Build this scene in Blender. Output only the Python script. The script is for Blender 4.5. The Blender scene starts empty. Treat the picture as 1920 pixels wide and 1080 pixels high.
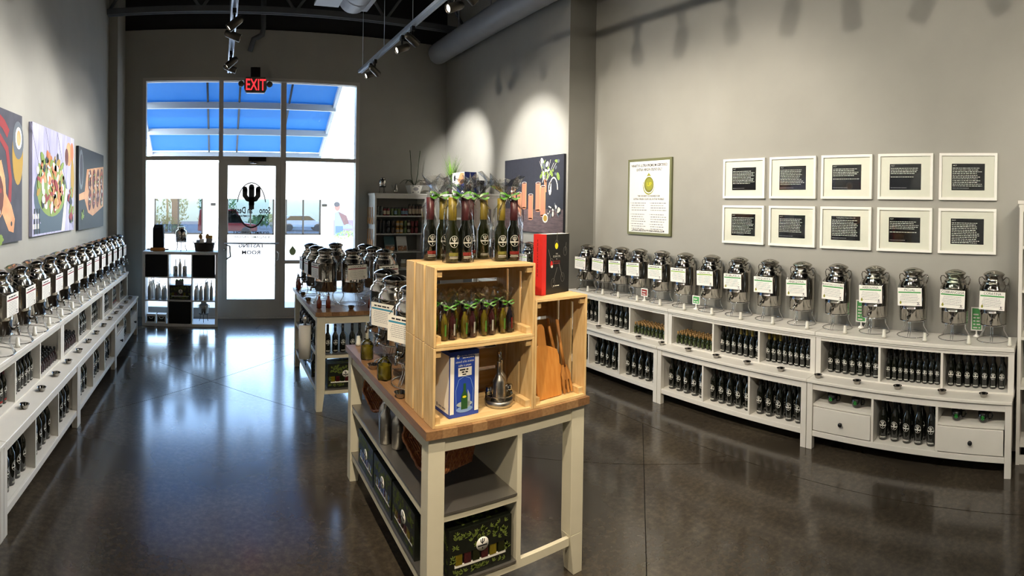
import bpy, math, random
from mathutils import Matrix, Vector
random.seed(7)
R = math.radians
scene = bpy.context.scene
col = scene.collection

# ------------------------------------------------------------------ camera (sweep panorama: cylindrical lens)
F, XC, YC, PITCH, ROLL = 997.4, 411.566, 397.78, -0.0166, -0.0074
cd = bpy.data.cameras.new('camera'); cam = bpy.data.objects.new('camera', cd); col.objects.link(cam)
cd.type = 'PANO'
cc = cd if hasattr(cd, 'central_cylindrical_range_u_min') else cd.cycles
cc.panorama_type = 'CENTRAL_CYLINDRICAL'
cc.central_cylindrical_range_u_min = -XC / F
cc.central_cylindrical_range_u_max = (1920 - XC) / F
cc.central_cylindrical_range_v_min = -(1080 - YC) / F
cc.central_cylindrical_range_v_max = YC / F
cc.central_cylindrical_radius = 1.0
cp, sp, cr, sr = math.cos(PITCH), math.sin(PITCH), math.cos(ROLL), math.sin(ROLL)
right = Vector((cr, 0, -sr)); fwd = Vector((sp * sr, cp, sp * cr)); up = Vector((cp * sr, -sp, cp * cr))
M = Matrix((right, up, -fwd)).transposed().to_4x4(); M.translation = (0, 0, 2.0)
cam.matrix_world = M
cd.clip_start = 0.02; cd.clip_end = 300
scene.camera = cam

# ------------------------------------------------------------------ sky, sun, exposure
world = bpy.data.worlds.new('sky'); scene.world = world; world.use_nodes = True
wn = world.node_tree.nodes; wl = world.node_tree.links
bg = wn['Background']; sk = wn.new('ShaderNodeTexSky')
try: sk.sky_type = 'NISHITA'
except Exception: pass
sk.sun_disc = False; sk.sun_elevation = R(50); sk.sun_rotation = R(200)
wl.new(sk.outputs[0], bg.inputs[0]); bg.inputs[1].default_value = 2.2
sd = bpy.data.lights.new('sun', 'SUN'); so = bpy.data.objects.new('sun', sd); col.objects.link(so)
sd.energy = 11.0; sd.angle = R(0.6); sd.color = (1, .96, .9)
so.rotation_euler = Vector((.55, -.25, .8)).to_track_quat('Z', 'Y').to_euler(); so.location = (0, 30, 30)
vs = scene.view_settings
vs.view_transform = 'Standard'; vs.look = 'None'; vs.exposure = 0.0; vs.gamma = 1.0; vs.use_curve_mapping = False
cy = scene.cycles
cy.max_bounces = 8; cy.transparent_max_bounces = 24; cy.caustics_reflective = False; cy.caustics_refractive = False
cy.sample_clamp_indirect = 5.0; cy.filter_width = 1.1
SPOT_W = 200.0

# ------------------------------------------------------------------ materials
def lin(h):
    h = h.lstrip('#'); o = []
    for i in (0, 2, 4):
        c = int(h[i:i + 2], 16) / 255; o.append(c / 12.92 if c <= .04045 else ((c + .055) / 1.055) ** 2.4)
    return (*o, 1)
MATS = {}
def mat(name, c, rough=.5, metal=0, var=0, scale=20, stretch=(1, 1, 1), spec=.5, bump=0, emit=0, coat=0, trans=0, c2=None, aniso=0):
    if name in MATS: return MATS[name]
    m = bpy.data.materials.new(name); m.use_nodes = True; nt = m.node_tree; n = nt.nodes; l = nt.links
    b = n['Principled BSDF']; c = lin(c) if isinstance(c, str) else c
    b.inputs['Base Color'].default_value = c; b.inputs['Roughness'].default_value = rough
    b.inputs['Metallic'].default_value = metal; b.inputs['Specular IOR Level'].default_value = spec
    if coat: b.inputs['Coat Weight'].default_value = coat; b.inputs['Coat Roughness'].default_value = .05
    if trans: b.inputs['Transmission Weight'].default_value = trans
    if emit: b.inputs['Emission Color'].default_value = c; b.inputs['Emission Strength'].default_value = emit
    if var or c2 or bump:
        tc = n.new('ShaderNodeTexCoord'); mp = n.new('ShaderNodeMapping'); mp.inputs['Scale'].default_value = stretch
        nz = n.new('ShaderNodeTexNoise'); nz.inputs['Scale'].default_value = scale; nz.inputs['Detail'].default_value = 6
        l.new(tc.outputs['Object'], mp.inputs[0]); l.new(mp.outputs[0], nz.inputs['Vector'])
        if var or c2:
            rp = n.new('ShaderNodeValToRGB')
            k2 = lin(c2) if c2 else (*[min(1, x * (1 + var)) for x in c[:3]], 1)
            k1 = c if c2 else (*[x * (1 - var) for x in c[:3]], 1)
            rp.color_ramp.elements[0].color = k1; rp.color_ramp.elements[1].color = k2
            rp.color_ramp.elements[0].position = .32; rp.color_ramp.elements[1].position = .68
            l.new(nz.outputs[0], rp.inputs[0]); l.new(rp.outputs[0], b.inputs['Base Color'])
        if bump:
            bp = n.new('ShaderNodeBump'); bp.inputs['Strength'].default_value = bump; bp.inputs['Distance'].default_value = .004
            l.new(nz.outputs[0], bp.inputs['Height']); l.new(bp.outputs[0], b.inputs['Normal'])
    MATS[name] = m; return m
def clear(name, tint, gloss, rough=.02, bump=0, scale=30):
    m = bpy.data.materials.new(name); m.use_nodes = True; nt = m.node_tree; n = nt.nodes; l = nt.links
    n.remove(n['Principled BSDF']); o = n['Material Output']
    t = n.new('ShaderNodeBsdfTransparent'); t.inputs[0].default_value = tint
    g = n.new('ShaderNodeBsdfGlossy'); g.inputs['Roughness'].default_value = rough
    fr = n.new('ShaderNodeFresnel'); fr.inputs[0].default_value = 1.45
    ma = n.new('ShaderNodeMath'); ma.operation = 'MULTIPLY'; ma.inputs[1].default_value = gloss
    mx = n.new('ShaderNodeMixShader'); l.new(fr.outputs[0], ma.inputs[0]); l.new(ma.outputs[0], mx.inputs[0])
    l.new(t.outputs[0], mx.inputs[1]); l.new(g.outputs[0], mx.inputs[2]); l.new(mx.outputs[0], o.inputs[0])
    if bump:
        nz = n.new('ShaderNodeTexNoise'); nz.inputs['Scale'].default_value = scale; bp = n.new('ShaderNodeBump')
        tc = n.new('ShaderNodeTexCoord'); l.new(tc.outputs['Object'], nz.inputs['Vector'])
        bp.inputs['Strength'].default_value = bump; bp.inputs['Distance'].default_value = .01
        l.new(nz.outputs[0], bp.inputs['Height']); l.new(bp.outputs[0], g.inputs['Normal']); l.new(bp.outputs[0], fr.inputs['Normal'])
    MATS[name] = m; return m
PAINT = mat('wall paint', '#a09e96', .75, var=.03, scale=3, bump=.05)
BLACKP = mat('black ceiling paint', '#26282b', .8, var=.15, scale=2)
STEELP = mat('painted steel', '#55585c', .6, var=.1, scale=6)
DUCT = mat('duct grey', '#8e9094', .5, var=.05, scale=4)
WHITE = mat('white lacquer', '#dcd8cf', .45, var=.02, scale=8)
CREAM = mat('cream paint', '#d8d2bc', .5, var=.03, scale=8)
KWHITE = mat('kallax white', '#d9d9d6', .5, var=.02, scale=5)
STEEL = mat('stainless steel', '#aeaaa3', .08, 1, var=.03, scale=4)
BRUSH = mat('brushed steel', '#b5b2ac', .32, 1, var=.06, scale=30, stretch=(1, 1, 12))
SHEET = mat('steel sheet', '#a19e98', .4, .9, var=.05, scale=6)
BRONZE = mat('dark metal', '#2c2a28', .35, .8, var=.1)
ALU = mat('grey aluminium', '#bab6ae', .45, .0, var=.03, scale=4)
GLASSK = mat('dark bottle glass', '#0a0d07', .06, coat=.6, var=.25, scale=6)
OLIVEG = mat('olive bottle glass', '#22270c', .06, coat=.5, trans=.25, var=.3, scale=8)
PURPG = mat('wine bottle glass', '#241018', .06, coat=.5, var=.2)
YOIL = mat('golden oil', '#8a7a1e', .06, coat=.5, trans=.35, var=.25, scale=18)
ROIL = mat('red vinegar', '#43191c', .08, coat=.5, var=.3, scale=12)
DOIL = mat('dark vinegar', '#1c1620', .08, coat=.5, var=.2)
AMBER = mat('amber glass', '#7c2d18', .08, coat=.4, trans=.3, var=.2)
CAPK = mat('black cap', '#0c0c0c', .35, var=.2)
CAPY = mat('olive cap', '#7a6a22', .4, var=.1, scale=15)
CAPR = mat('wine cap', '#4a2226', .4, var=.1, scale=15)
GOLD = mat('cork cap', '#8a6a3c', .5, var=.2, scale=40)
PRINTW = mat('white print', '#d5d4cc', .6)
PRINTG = mat('green print', '#5f9a3a', .6)
PRINTR = mat('red print', '#8a2621', .6)
PAPER = mat('card white', '#f3f0e8', .6, var=.01)
PAPER2 = mat('mat board', '#faf5e6', .7, var=.01)
INK = mat('ink', '#26262a', .6)
GREY = mat('grey ink', '#9c9a9d', .7)
LILAC = mat('lilac ink', '#a890a8', .7)
DKRED = mat('maroon ink', '#8a4148', .7)
GRNB = mat('green band', '#4f9d58', .6)
LGRN = mat('lime band', '#94b752', .6)
BLUB = mat('blue band', '#3f8fae', .6)
OLIV = mat('olive emblem', '#9a9a2e', .6)
OLIV2 = mat('dark olive emblem', '#7c7a34', .6)
YEL = mat('yellow', '#e0d820', .6)
PINE = mat('pine', '#c6a16a', .5, c2='#dcc08e', scale=5, stretch=(9, 9, 1.2))
PINEX = mat('pine along x', '#c6a16a', .5, c2='#dcc08e', scale=5, stretch=(1.2, 9, 9))
BLOCK = mat('oiled block', '#8a5c30', .4, c2='#a9763f', scale=6, stretch=(2, 14, 14))
GREYTOP = mat('worn block', '#8d7a66', .4, c2='#a28d76', scale=6, stretch=(14, 2, 14))
BEECH = mat('beech', '#b9762f', .5, c2='#c98a42', scale=6, stretch=(10, 10, 1.5))
OLWOOD = mat('olive wood', '#7a4a1e', .5, c2='#c08644', scale=9, stretch=(8, 8, 1))
WICKER = mat('wicker', '#7a3f20', .6, c2='#b0703c', scale=60)
DWICK = mat('dark wicker', '#241d18', .7, c2='#3a3028', scale=60)
BLACKC = mat('black cloth', '#0b0c0f', .9, var=.2, scale=60)
BOXLID = mat('leafbox black', '#11150d', .4, var=.2)
LEAFP = mat('leaf print', '#6b7a34', .6, var=.2, scale=50)
LEAFG = mat('grass leaf', '#3f6b1d', .55, c2='#7fae2e', scale=12)
ORCH = mat('orchid leaf', '#1f3318', .5, var=.2)
RIBG = mat('green ribbon', '#417a1e', .35, var=.15, scale=30)
RIBK = mat('black ribbon', '#14180f', .4)
PLAST = mat('cup plastic', '#e6e3d6', .4, trans=.2, var=.01)
BLUEBX = mat('blue card', '#2546a8', .45, var=.03)
NAVY = mat('navy card', '#1d2a66', .45, var=.03)
RED = mat('red cloth spine', '#c5221f', .6, var=.05)
BOOKK = mat('black cover', '#141414', .35, var=.1)
CHROME = mat('chrome', '#d8d8d8', .06, 1)
CELLO = clear('cellophane', (.99, .99, .99, 1), .6, .05, .25, 14)
PANE = clear('window glass', (.97, .985, .98, 1), .55)
DARKENED = clear('darkened far glass', (.3, .36, .42, 1), .8)  # tint added so the view behind the far panes is dark like reflections
CLEARB = clear('clear glass', (.9, .93, .9, 1), 1.0)
FLOORM = None

# ------------------------------------------------------------------ builders
class MB:
    def __init__(s): s.v = []; s.f = []; s.m = []; s.s = []
    def add(s, vs_, fs, m=0, sm=False):
        o = len(s.v); s.v += [tuple(v) for v in vs_]
        for f in fs: s.f.append([i + o for i in f]); s.m.append(m); s.s.append(sm)
        return s
    def box(s, x0, y0, z0, x1, y1, z1, m=0):
        return s.add([(x0, y0, z0), (x1, y0, z0), (x1, y1, z0), (x0, y1, z0), (x0, y0, z1), (x1, y0, z1), (x1, y1, z1), (x0, y1, z1)],
                     [(0, 3, 2, 1), (4, 5, 6, 7), (0, 1, 5, 4), (1, 2, 6, 5), (2, 3, 7, 6), (3, 0, 4, 7)], m)
    def hexa(s, p, m=0):      # 8 points, bottom ring then top ring
        return s.add(p, [(0, 3, 2, 1), (4, 5, 6, 7), (0, 1, 5, 4), (1, 2, 6, 5), (2, 3, 7, 6), (3, 0, 4, 7)], m)
    def lathe(s, prof, n=20, c=(0, 0, 0), m=0, sm=True, sx=1, sy=1, ph=0):
        vs_ = []; fs = []; rows = []
        for r, z in prof:
            if r < 1e-6: rows.append([len(vs_)] * n); vs_.append((c[0], c[1], c[2] + z))
            else:
                rows.append(list(range(len(vs_), len(vs_) + n)))
                for k in range(n):
                    a = 2 * math.pi * k / n + ph; vs_.append((c[0] + r * sx * math.cos(a), c[1] + r * sy * math.sin(a), c[2] + z))
        for a, b in zip(rows, rows[1:]):
            for k in range(n):
                q = [a[k], a[(k + 1) % n], b[(k + 1) % n], b[k]]; u = []
                for i in q:
                    if i not in u: u.append(i)
                if len(u) > 2: fs.append(u)
        return s.add(vs_, fs, m, sm)
    def tube(s, pts, r, n=6, m=0, closed=False, taper=None):
        P = [Vector(p) for p in pts]; N = len(P); vs_ = []; fs = []
        prev = None
        for i, p in enumerate(P):
            a = P[(i - 1) % N] if (closed or i > 0) else p; b = P[(i + 1) % N] if (closed or i < N - 1) else p
            t = (b - a).normalized() if (b - a).length > 1e-9 else Vector((0, 0, 1))
            if prev is None:
                prev = t.cross(Vector((0, 0, 1))) if abs(t.z) < .9 else t.cross(Vector((1, 0, 0)))
            x = (prev - t * prev.dot(t)); x = x.normalized() if x.length > 1e-6 else t.orthogonal().normalized()
            prev = x; y = t.cross(x)
            rr = r if taper is None else r * taper(i / (N - 1))
            for k in range(n):
                q = 2 * math.pi * k / n; vs_.append(p + x * rr * math.cos(q) + y * rr * math.sin(q))
        L = N if closed else N - 1
        for i in range(L):
            j = (i + 1) % N
            for k in range(n): fs.append((i * n + k, i * n + (k + 1) % n, j * n + (k + 1) % n, j * n + k))
        if not closed: fs.append(list(range(n))[::-1]); fs.append([(N - 1) * n + k for k in range(n)])
        return s.add(vs_, fs, m, True)
    def slab(s, pts, t0, t1, fn=lambda x, y, t: (x, t, y), m=0):   # 2-D outline extruded between t0 and t1
        n = len(pts); vs_ = [fn(x, y, t0) for x, y in pts] + [fn(x, y, t1) for x, y in pts]
        fs = [list(range(n)), list(range(2 * n - 1, n - 1, -1))] + [(i, i + n, (i + 1) % n + n, (i + 1) % n) for i in range(n)]
        return s.add(vs_, fs, m)
    def mesh(s, name, mats):
        me = bpy.data.meshes.new(name); me.from_pydata(s.v, [], s.f)
        for m in mats: me.materials.append(m)
        me.polygons.foreach_set('material_index', s.m); me.polygons.foreach_set('use_smooth', s.s)
        me.update(); return me
    def obj(s, name, mats, parent=None, loc=None, rz=0, rot=None, bev=0):
        if not isinstance(mats, (list, tuple)): mats = [mats]
        o = bpy.data.objects.new(name, s.mesh(name, mats)); col.objects.link(o)
        if parent is not None: o.parent = parent
        if loc is not None: o.location = loc
        o.rotation_euler = rot if rot else (0, 0, rz)
        if bev:
            b = o.modifiers.new('edge', 'BEVEL'); b.width = bev; b.segments = 1; b.limit_method = 'ANGLE'
        return o
def box(name, a, b, m, parent=None, bev=0, **k):
    return MB().box(*a, *b).obj(name, m, parent, bev=bev, **k)
def thing(name, label, cat, loc=(0, 0, 0), rz=0, group=None):
    o = bpy.data.objects.new(name, None); col.objects.link(o); o.empty_display_size = .05
    o.location = loc; o.rotation_euler = (0, 0, rz); return tag(o, label, cat, group)
def tag(o, label=None, cat=None, group=None, kind=None):
    if label: o['label'] = label
    if cat: o['category'] = cat
    if group: o['group'] = group
    if kind: o['kind'] = kind
    return o
def struct(name, mb, m, **k):
    o = mb.obj(name, m, **k); o['kind'] = 'structure'; return o
def copy_tree(root, loc=None, rz=None, label=None, group=None, parent=None):
    def cp_(o, p):
        c = o.copy(); col.objects.link(c); c.parent = p
        for ch in o.children: cp_(ch, c)
        return c
    c = cp_(root, parent)
    if loc is not None: c.location = loc
    if rz is not None: c.rotation_euler[2] = rz
    if label: c['label'] = label
    if group: c['group'] = group
    return c
def arc(cx, cy, r, a0, a1, n, z=None):
    o = []
    for k in range(n + 1):
        a = R(a0 + (a1 - a0) * k / n); o.append((cx + r * math.cos(a), cy + r * math.sin(a)) if z is None else (cx + r * math.cos(a), cy + r * math.sin(a), z))
    return o
TXT = {}
def textpoly(t, size, sx=1.0, bold=0):
    key = (t, bold)
    if key not in TXT:
        cu = bpy.data.curves.new('t', 'FONT'); cu.body = t; cu.size = 1; cu.offset = bold; cu.align_x = 'CENTER'; cu.resolution_u = 2
        ob = bpy.data.objects.new('t', cu); me = bpy.data.meshes.new_from_object(ob)
        TXT[key] = ([(v.co.x, v.co.y) for v in me.vertices], [list(p.vertices) for p in me.polygons])
        bpy.data.objects.remove(ob); bpy.data.meshes.remove(me); bpy.data.curves.remove(cu)
    v, f = TXT[key]; return [(x * size * sx, y * size) for x, y in v], f
class Sheet:        # flat print: coloured outlines on a surface
    def __init__(s): s.p = []
    def poly(s, pts, m=0, k=1): s.p.append((list(pts), [list(range(len(pts)))], m, k)); return s
    def rect(s, x0, y0, x1, y1, m=0, k=1, n=1):
        v = []
        for i in range(n + 1): x = x0 + (x1 - x0) * i / n; v += [(x, y0), (x, y1)]
        s.p.append((v, [(2 * i, 2 * i + 2, 2 * i + 3, 2 * i + 1) for i in range(n)], m, k)); return s
    def ell(s, cx, cy, rx, ry, m=0, k=1, n=20, rot=0):
        c, q = math.cos(R(rot)), math.sin(R(rot)); o = []
        for i in range(n):
            a = 2 * math.pi * i / n; x, y = rx * math.cos(a), ry * math.sin(a); o.append((cx + x * c - y * q, cy + x * q + y * c))
        return s.poly(o, m, k)
    def ring(s, cx, cy, rx, ry, w, m=0, k=1, n=24, a0=0, a1=360):
        v = []; f = []
        N = n + 1
        for i in range(N):
            a = R(a0 + (a1 - a0) * i / n)
            v += [(cx + rx * math.cos(a), cy + ry * math.sin(a)), (cx + (rx - w) * math.cos(a), cy + (ry - w) * math.sin(a))]
        for i in range(n): f.append((2 * i, 2 * i + 2, 2 * i + 3, 2 * i + 1))
        s.p.append((v, f, m, k)); return s
    def stroke(s, pts, w, m=0, k=1):
        v = []; f = []
        for i, p in enumerate(pts):
            a = pts[max(i - 1, 0)]; b = pts[min(i + 1, len(pts) - 1)]
            dx, dy = b[0] - a[0], b[1] - a[1]; L = math.hypot(dx, dy) or 1
            v += [(p[0] - dy / L * w / 2, p[1] + dx / L * w / 2), (p[0] + dy / L * w / 2, p[1] - dx / L * w / 2)]
        for i in range(len(pts) - 1): f.append((2 * i, 2 * i + 1, 2 * i + 3, 2 * i + 2))
        s.p.append((v, f, m, k)); return s
    def text(s, t, cx, cy, size, m=0, k=1, sx=1.0, left=False, bold=0):
        v, f = textpoly(t, size, sx, bold); ox = cx - (min(x for x, y in v) if left else 0)
        s.p.append(([(x + ox, y + cy) for x, y in v], f, m, k)); return s
    def words(s, x0, x1, y, h, m=0, k=1, ragged=0):      # a line of print too fine to read
        x = x0; x1 = x1 - random.random() * ragged
        while x < x1 - h:
            w = min(h * random.uniform(1.2, 4.5), x1 - x); s.rect(x, y, x + w, y + h, m, k); x += w + h * .8
        return s
    def cactus(s, cx, cy, h, m=0, k=1, fat=.2):       # three-armed saguaro emblem
        w = h * fat
        s.stroke([(cx, cy - h / 2), (cx, cy + h / 2)], w, m, k)
        for d in (-1, 1):
            s.stroke([(cx + d * h * .36, cy + h * .38), (cx + d * h * .36, cy + h * .02), (cx + d * h * .22, cy - h * .16), (cx, cy - h * .2)], w * .9, m, k)
        for x, y in ((cx, cy + h / 2), (cx - h * .36, cy + h * .38), (cx + h * .36, cy + h * .38)): s.ell(x, y, w / 2 * (1 if x == cx else .9), w / 2, m, k, 10)
        return s
    def to(s, mb, fn=None, eps=.0004, y=0, flip=False):     # default: xz plane facing -Y
        fn = fn or (lambda a, b, k: (-a if flip else a, y - k * eps, b))
        for v, f, m, k in s.p: mb.add([fn(a, b, k) for a, b in v], f, m)
        return mb
    def obj(s, name, mats, parent=None, y=0, eps=.0004, fn=None, flip=False, **kw):
        return s.to(MB(), fn, eps, y, flip).obj(name, mats, parent, **kw)
# ================================================================== the room
XLW, XRW, XFAR, YJ, YFW, YB, ZT = -1.80, 4.585, 4.15, 5.412, 9.20, -3.2, 6.2
def floor_material():
    m = bpy.data.materials.new('polished concrete'); m.use_nodes = True; nt = m.node_tree; n = nt.nodes; l = nt.links
    b = n['Principled BSDF']; tc = n.new('ShaderNodeTexCoord')
    n1 = n.new('ShaderNodeTexNoise'); n1.inputs['Scale'].default_value = 1.1; n1.inputs['Detail'].default_value = 8
    n2 = n.new('ShaderNodeTexNoise'); n2.inputs['Scale'].default_value = 26; n2.inputs['Detail'].default_value = 5; n2.inputs['Roughness'].default_value = .65
    mx = n.new('ShaderNodeMath'); mx.operation = 'ADD'; ml = n.new('ShaderNodeMath'); ml.operation = 'MULTIPLY'; ml.inputs[1].default_value = .5
    for q in (n1, n2): l.new(tc.outputs['Object'], q.inputs['Vector'])
    l.new(n1.outputs[0], mx.inputs[0]); l.new(n2.outputs[0], mx.inputs[1]); l.new(mx.outputs[0], ml.inputs[0])
    rp = n.new('ShaderNodeValToRGB'); e = rp.color_ramp.elements
    e[0].position = .36; e[0].color = lin('#2f2a23'); e[1].position = .64; e[1].color = lin('#585042')
    x = e.new(.5); x.color = lin('#413a31')
    l.new(ml.outputs[0], rp.inputs[0]); l.new(rp.outputs[0], b.inputs['Base Color'])
    rr = n.new('ShaderNodeMapRange'); rr.inputs[3].default_value = .22; rr.inputs[4].default_value = .34
    l.new(n1.outputs[0], rr.inputs[0]); l.new(rr.outputs[0], b.inputs['Roughness'])
    b.inputs['Specular IOR Level'].default_value = .12
    b.inputs['Coat Weight'].default_value = .8; b.inputs['Coat Roughness'].default_value = .14; b.inputs['Coat IOR'].default_value = 1.6
    return m
FLOORM = floor_material()
JOINT = mat('joint', '#0d0c0b', .9)
fl = struct('floor', MB().box(XLW - .1, YB, -.08, 4.7, YFW + .2, -.006), JOINT)
import bmesh
bm = bmesh.new(); q = [bm.verts.new(p) for p in ((XLW, YB, 0), (4.6, YB, 0), (4.6, YFW + .12, 0), (XLW, YFW + .12, 0))]; bm.faces.new(q)
cuts = [((0, 7.5, 0), (0, 1, 0), lambda c: True), ((3.56, 0, 0), (1, 0, 0), lambda c: c.y < 7.5),
        ((-.08, 5.95, 0), (1, 1, 0), lambda c: c.y < 7.5 and c.x < 3.56), ((-.08, 5.95, 0), (1, -1, 0), lambda c: c.y < 7.5 and c.x < 3.56),
        ((3.0, 2.88, 0), (1, -1, 0), lambda c: c.y < 7.5 and c.x < 3.56)]
for co, no, ok in cuts:
    fs = [f for f in bm.faces if ok(f.calc_center_median())]
    g = fs + [e for f in fs for e in f.edges] + [v for f in fs for v in f.verts]
    bmesh.ops.bisect_plane(bm, geom=list(dict.fromkeys(g)), plane_co=co, plane_no=no)
for f in bm.faces:
    pts = [v.co.copy() for v in f.verts]; n = len(pts); out = []
    for i in range(n):          # inset every edge by 3 mm so the saw cut is a real groove
        a, b, c = pts[i - 1], pts[i], pts[(i + 1) % n]
        d1 = (b - a).normalized(); d2 = (c - b).normalized(); n1 = Vector((-d1.y, d1.x, 0)); n2 = Vector((-d2.y, d2.x, 0))
        k = n1 + n2
        if d1.cross(d2).length < 1e-4: out.append(b + n1 * .003)
        else: out.append(b + k * (.003 / max(.2, 1 + n1.dot(n2))))
    MB().slab([(p.x, p.y) for p in out], -.006, 0, lambda x, y, t: (x, y, t)).obj('slab', FLOORM, fl)
bm.free()
struct('wall_left', MB().box(XLW - .15, YB, 0, XLW, YFW + .2, ZT), PAINT)
struct('wall_right', MB().box(XRW, YB, 0, XRW + .15, YJ, ZT).box(XFAR + .05, YJ, 0, XRW + .15, YFW + .2, ZT), PAINT)
w2 = struct('wall_right_far', MB().box(XFAR, YJ, 0, XFAR + .05, YFW, ZT), PAINT)
struct('wall_back', MB().box(XLW - .15, YB - .15, 0, XRW + .15, YB, ZT), PAINT)
struct('trim_1', MB().box(XLW, 8.5, 0, -1.657, YFW, ZT), PAINT)          # pilaster in the left front corner
struct('ceiling', MB().box(XLW - .2, YB - .2, ZT, XRW + .2, YFW + .4, ZT + .15), BLACKP)
for nm, a, b in (('baseboard_right', (XRW - .012, YB, 0), (XRW, YJ, .1)), ('baseboard_left', (XLW, YB, 0), (XLW + .012, 8.5, .1))):
    struct(nm, MB().box(*a, *b), mat('dark vinyl', '#131313', .6, var=.1))
# front wall around the shop window
WX0, WX1, WZ = -1.345, 2.46, 4.17
fw = MB(); T = .16
fw.box(XLW - .1, YFW, 0, WX0, YFW + T, 5.0); fw.box(WX1, YFW, 0, XRW, YFW + T, 5.0); fw.box(WX0, YFW, WZ, WX1, YFW + T, 5.0)
struct('wall_front', fw, PAINT)
struct('wall_front_upper', MB().box(XLW - .1, YFW + .1, 5.0, XRW + .1, YFW + .3, ZT), BLACKP)
struct('baseboard_front', MB().box(WX1 + .02, YFW - .012, 0, XFAR, YFW, .1), MATS['dark vinyl'])
# aluminium storefront: mullions and transoms are the frame of each window, each pane its own piece
YM0, YM1 = YFW + .03, YFW + .13
def frame_box(mb, x0, z0, x1, z1): mb.box(x0, YM0, z0, x1, YM1, z1)
XA, XB0, XB1, XC0, XC1, XD = -1.29, .043, .054, 1.062, 1.181, 2.41
TR0, TR1, KZ = 2.762, 2.823, 0.86
def window(name, x0, x1, z0, z1, extra=None):
    mb = MB(); frame_box(mb, x0 - .06, z0 - .05, x0, z1 + .05); frame_box(mb, x1, z0 - .05, x1 + .06, z1 + .05)
    frame_box(mb, x0, z0 - .05, x1, z0); frame_box(mb, x0, z1, x1, z1 + .05)
    if extra: frame_box(mb, x0, extra - .03, x1, extra + .03)
    o = struct(name, mb, ALU)
    zs = [(z0, extra - .03), (extra + .03, z1)] if extra else [(z0, z1)]
    for a, b in zs: MB().box(x0, YFW + .075, a, x1, YFW + .083, b).obj('pane', PANE, o)
    return o
w_l = window('window_1', XA, -.019, .18, TR0 - .012)
window('window_2', XA, -.019, TR1 - .008, WZ - .06); window('window_3', XB1 + .002, XC0 - .002, TR1 - .008, WZ - .06)
window('window_4', 1.153, XD, TR1 - .008, WZ - .06)
w_r = window('window_5', 1.153, XD, .18, TR0 - .012, KZ + .12)
MX0, MX1, MX2, MX3 = XB0 - .06, XB1, XC0, XC1 - .03
struct('trim_2', MB().box(WX0, YFW - .01, .03, WX0 + .06, YFW + .14, WZ - .055).box(WX1 - .06, YFW - .01, .03, WX1, YFW + .14, WZ - .055).box(WX0, YFW - .01, WZ - .055, WX1, YFW + .14, WZ)
       .box(MX0, YM0 - .01, .03, MX1, YM1, WZ - .0551).box(MX2, YM0 - .01, .03, MX3, YM1, WZ - .0551)
       .box(WX0 + .0601, YM0 - .01, TR0 - .01, MX0 - .0001, YM1, TR1 - .01).box(MX1 + .0001, YM0 - .01, TR0 - .01, MX2 - .0001, YM1, TR1 - .01).box(MX3 + .0001, YM0 - .01, TR0 - .01, WX1 - .0601, YM1, TR1 - .01)
       .box(WX0 + .0601, YM0 + .002, .03, MX0 - .0001, YM1, .129).box(MX3 + .0001, YM0 + .002, .03, WX1 - .0601, YM1, .129), ALU)
Sheet().poly([(1.29 + .06 * math.sin(a) * (1 if math.cos(a) < .1 else max(0, 1 - math.cos(a)) ** .8), 1.18 + .085 * math.cos(a) + (.02 if math.cos(a) > .9 else 0)) for a in [2 * math.pi * i / 24 for i in range(24)]]) \
    .obj('drop_decal', mat('pale decal', '#a8bd86', .6), w_r, y=YFW + .072)
# glazed door
d = struct('door_1', MB().box(XB1 + .0005, YM0, .031, XB1 + .085, YM1 - .02, TR0 - .0105)  .box(XC0 - .085, YM0, .031, XC0 - .0005, YM1 - .02, TR0 - .0105)
           .box(XB1 + .085, YM0, TR0 - .1, XC0 - .085, YM1 - .02, TR0 - .0105).box(XB1 + .085, YM0, .03, XC0 - .085, YM1 - .02, .33), ALU)
MB().box(XB1 + .085, YFW + .075, .33, XC0 - .085, YFW + .083, TR0 - .1).obj('pane', PANE, d)
MB().tube([(XB1 + .03, YM0 - .05, 1.31), (XC0 - .03, YM0 - .05, 1.31)], .014, 8).box(XB1 + .03, YM0 - .05, 1.29, XB1 + .06, YM0, 1.33).box(XC0 - .06, YM0 - .05, 1.29, XC0 - .03, YM0, 1.33).obj('push_bar', BRUSH, d)
MB().tube([(XB1 + .07, YM0, 1.28), (XB1 + .13, YM0 - .06, 1.26), (XB1 + .14, YM0 - .06, 1.08), (XB1 + .07, YM0, 1.03)], .014, 8).obj('pull_handle', BRUSH, d)
MB().tube([(XC0 - .06, YM0, 1.17), (XC0 - .03, YM0 - .04, 1.15), (XC0 - .03, YM0 - .04, 1.03), (XC0 - .06, YM0, 1.0)], .012, 8).obj('pull_handle', BRUSH, d)
MB().lathe([(0, 0), (.02, 0), (.02, .02), (0, .02)], 12).obj('lock_cylinder', BRUSH, d, loc=(XB1 + .04, YM0, 1.2), rot=(R(90), 0, 0))
cl = MB().box(.5, YM0 - .07, TR0 - .03, .8, YM0, TR0 + .04).obj('door_closer', BRONZE, d)
MB().tube([(.58, YM0 - .06, TR0 - .02), (.52, YM0 - .16, TR0 - .07), (.68, YM0 - .03, TR0 - .06)], .012, 6).obj('arm', CHROME, cl)
dx = (XB1 + XC0) / 2
DK = mat('door lettering', '#2c3034', .6)
sh = Sheet(); sh.ring(0, 1.97, .255, .4, .016, n=28, a0=8, a1=172); sh.ring(0, 1.97, .255, .4, .026, n=28, a0=208, a1=332)
sh.cactus(0, 2.13, .32, k=1, fat=.3); sh.stroke([(0, 1.9), (0, 2.02)], .09)
sh.text('Sono', -.235, 1.83, .16, sx=.6, bold=.02); sh.text('an Desert', .175, 1.83, .16, sx=.6, bold=.02)
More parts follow.
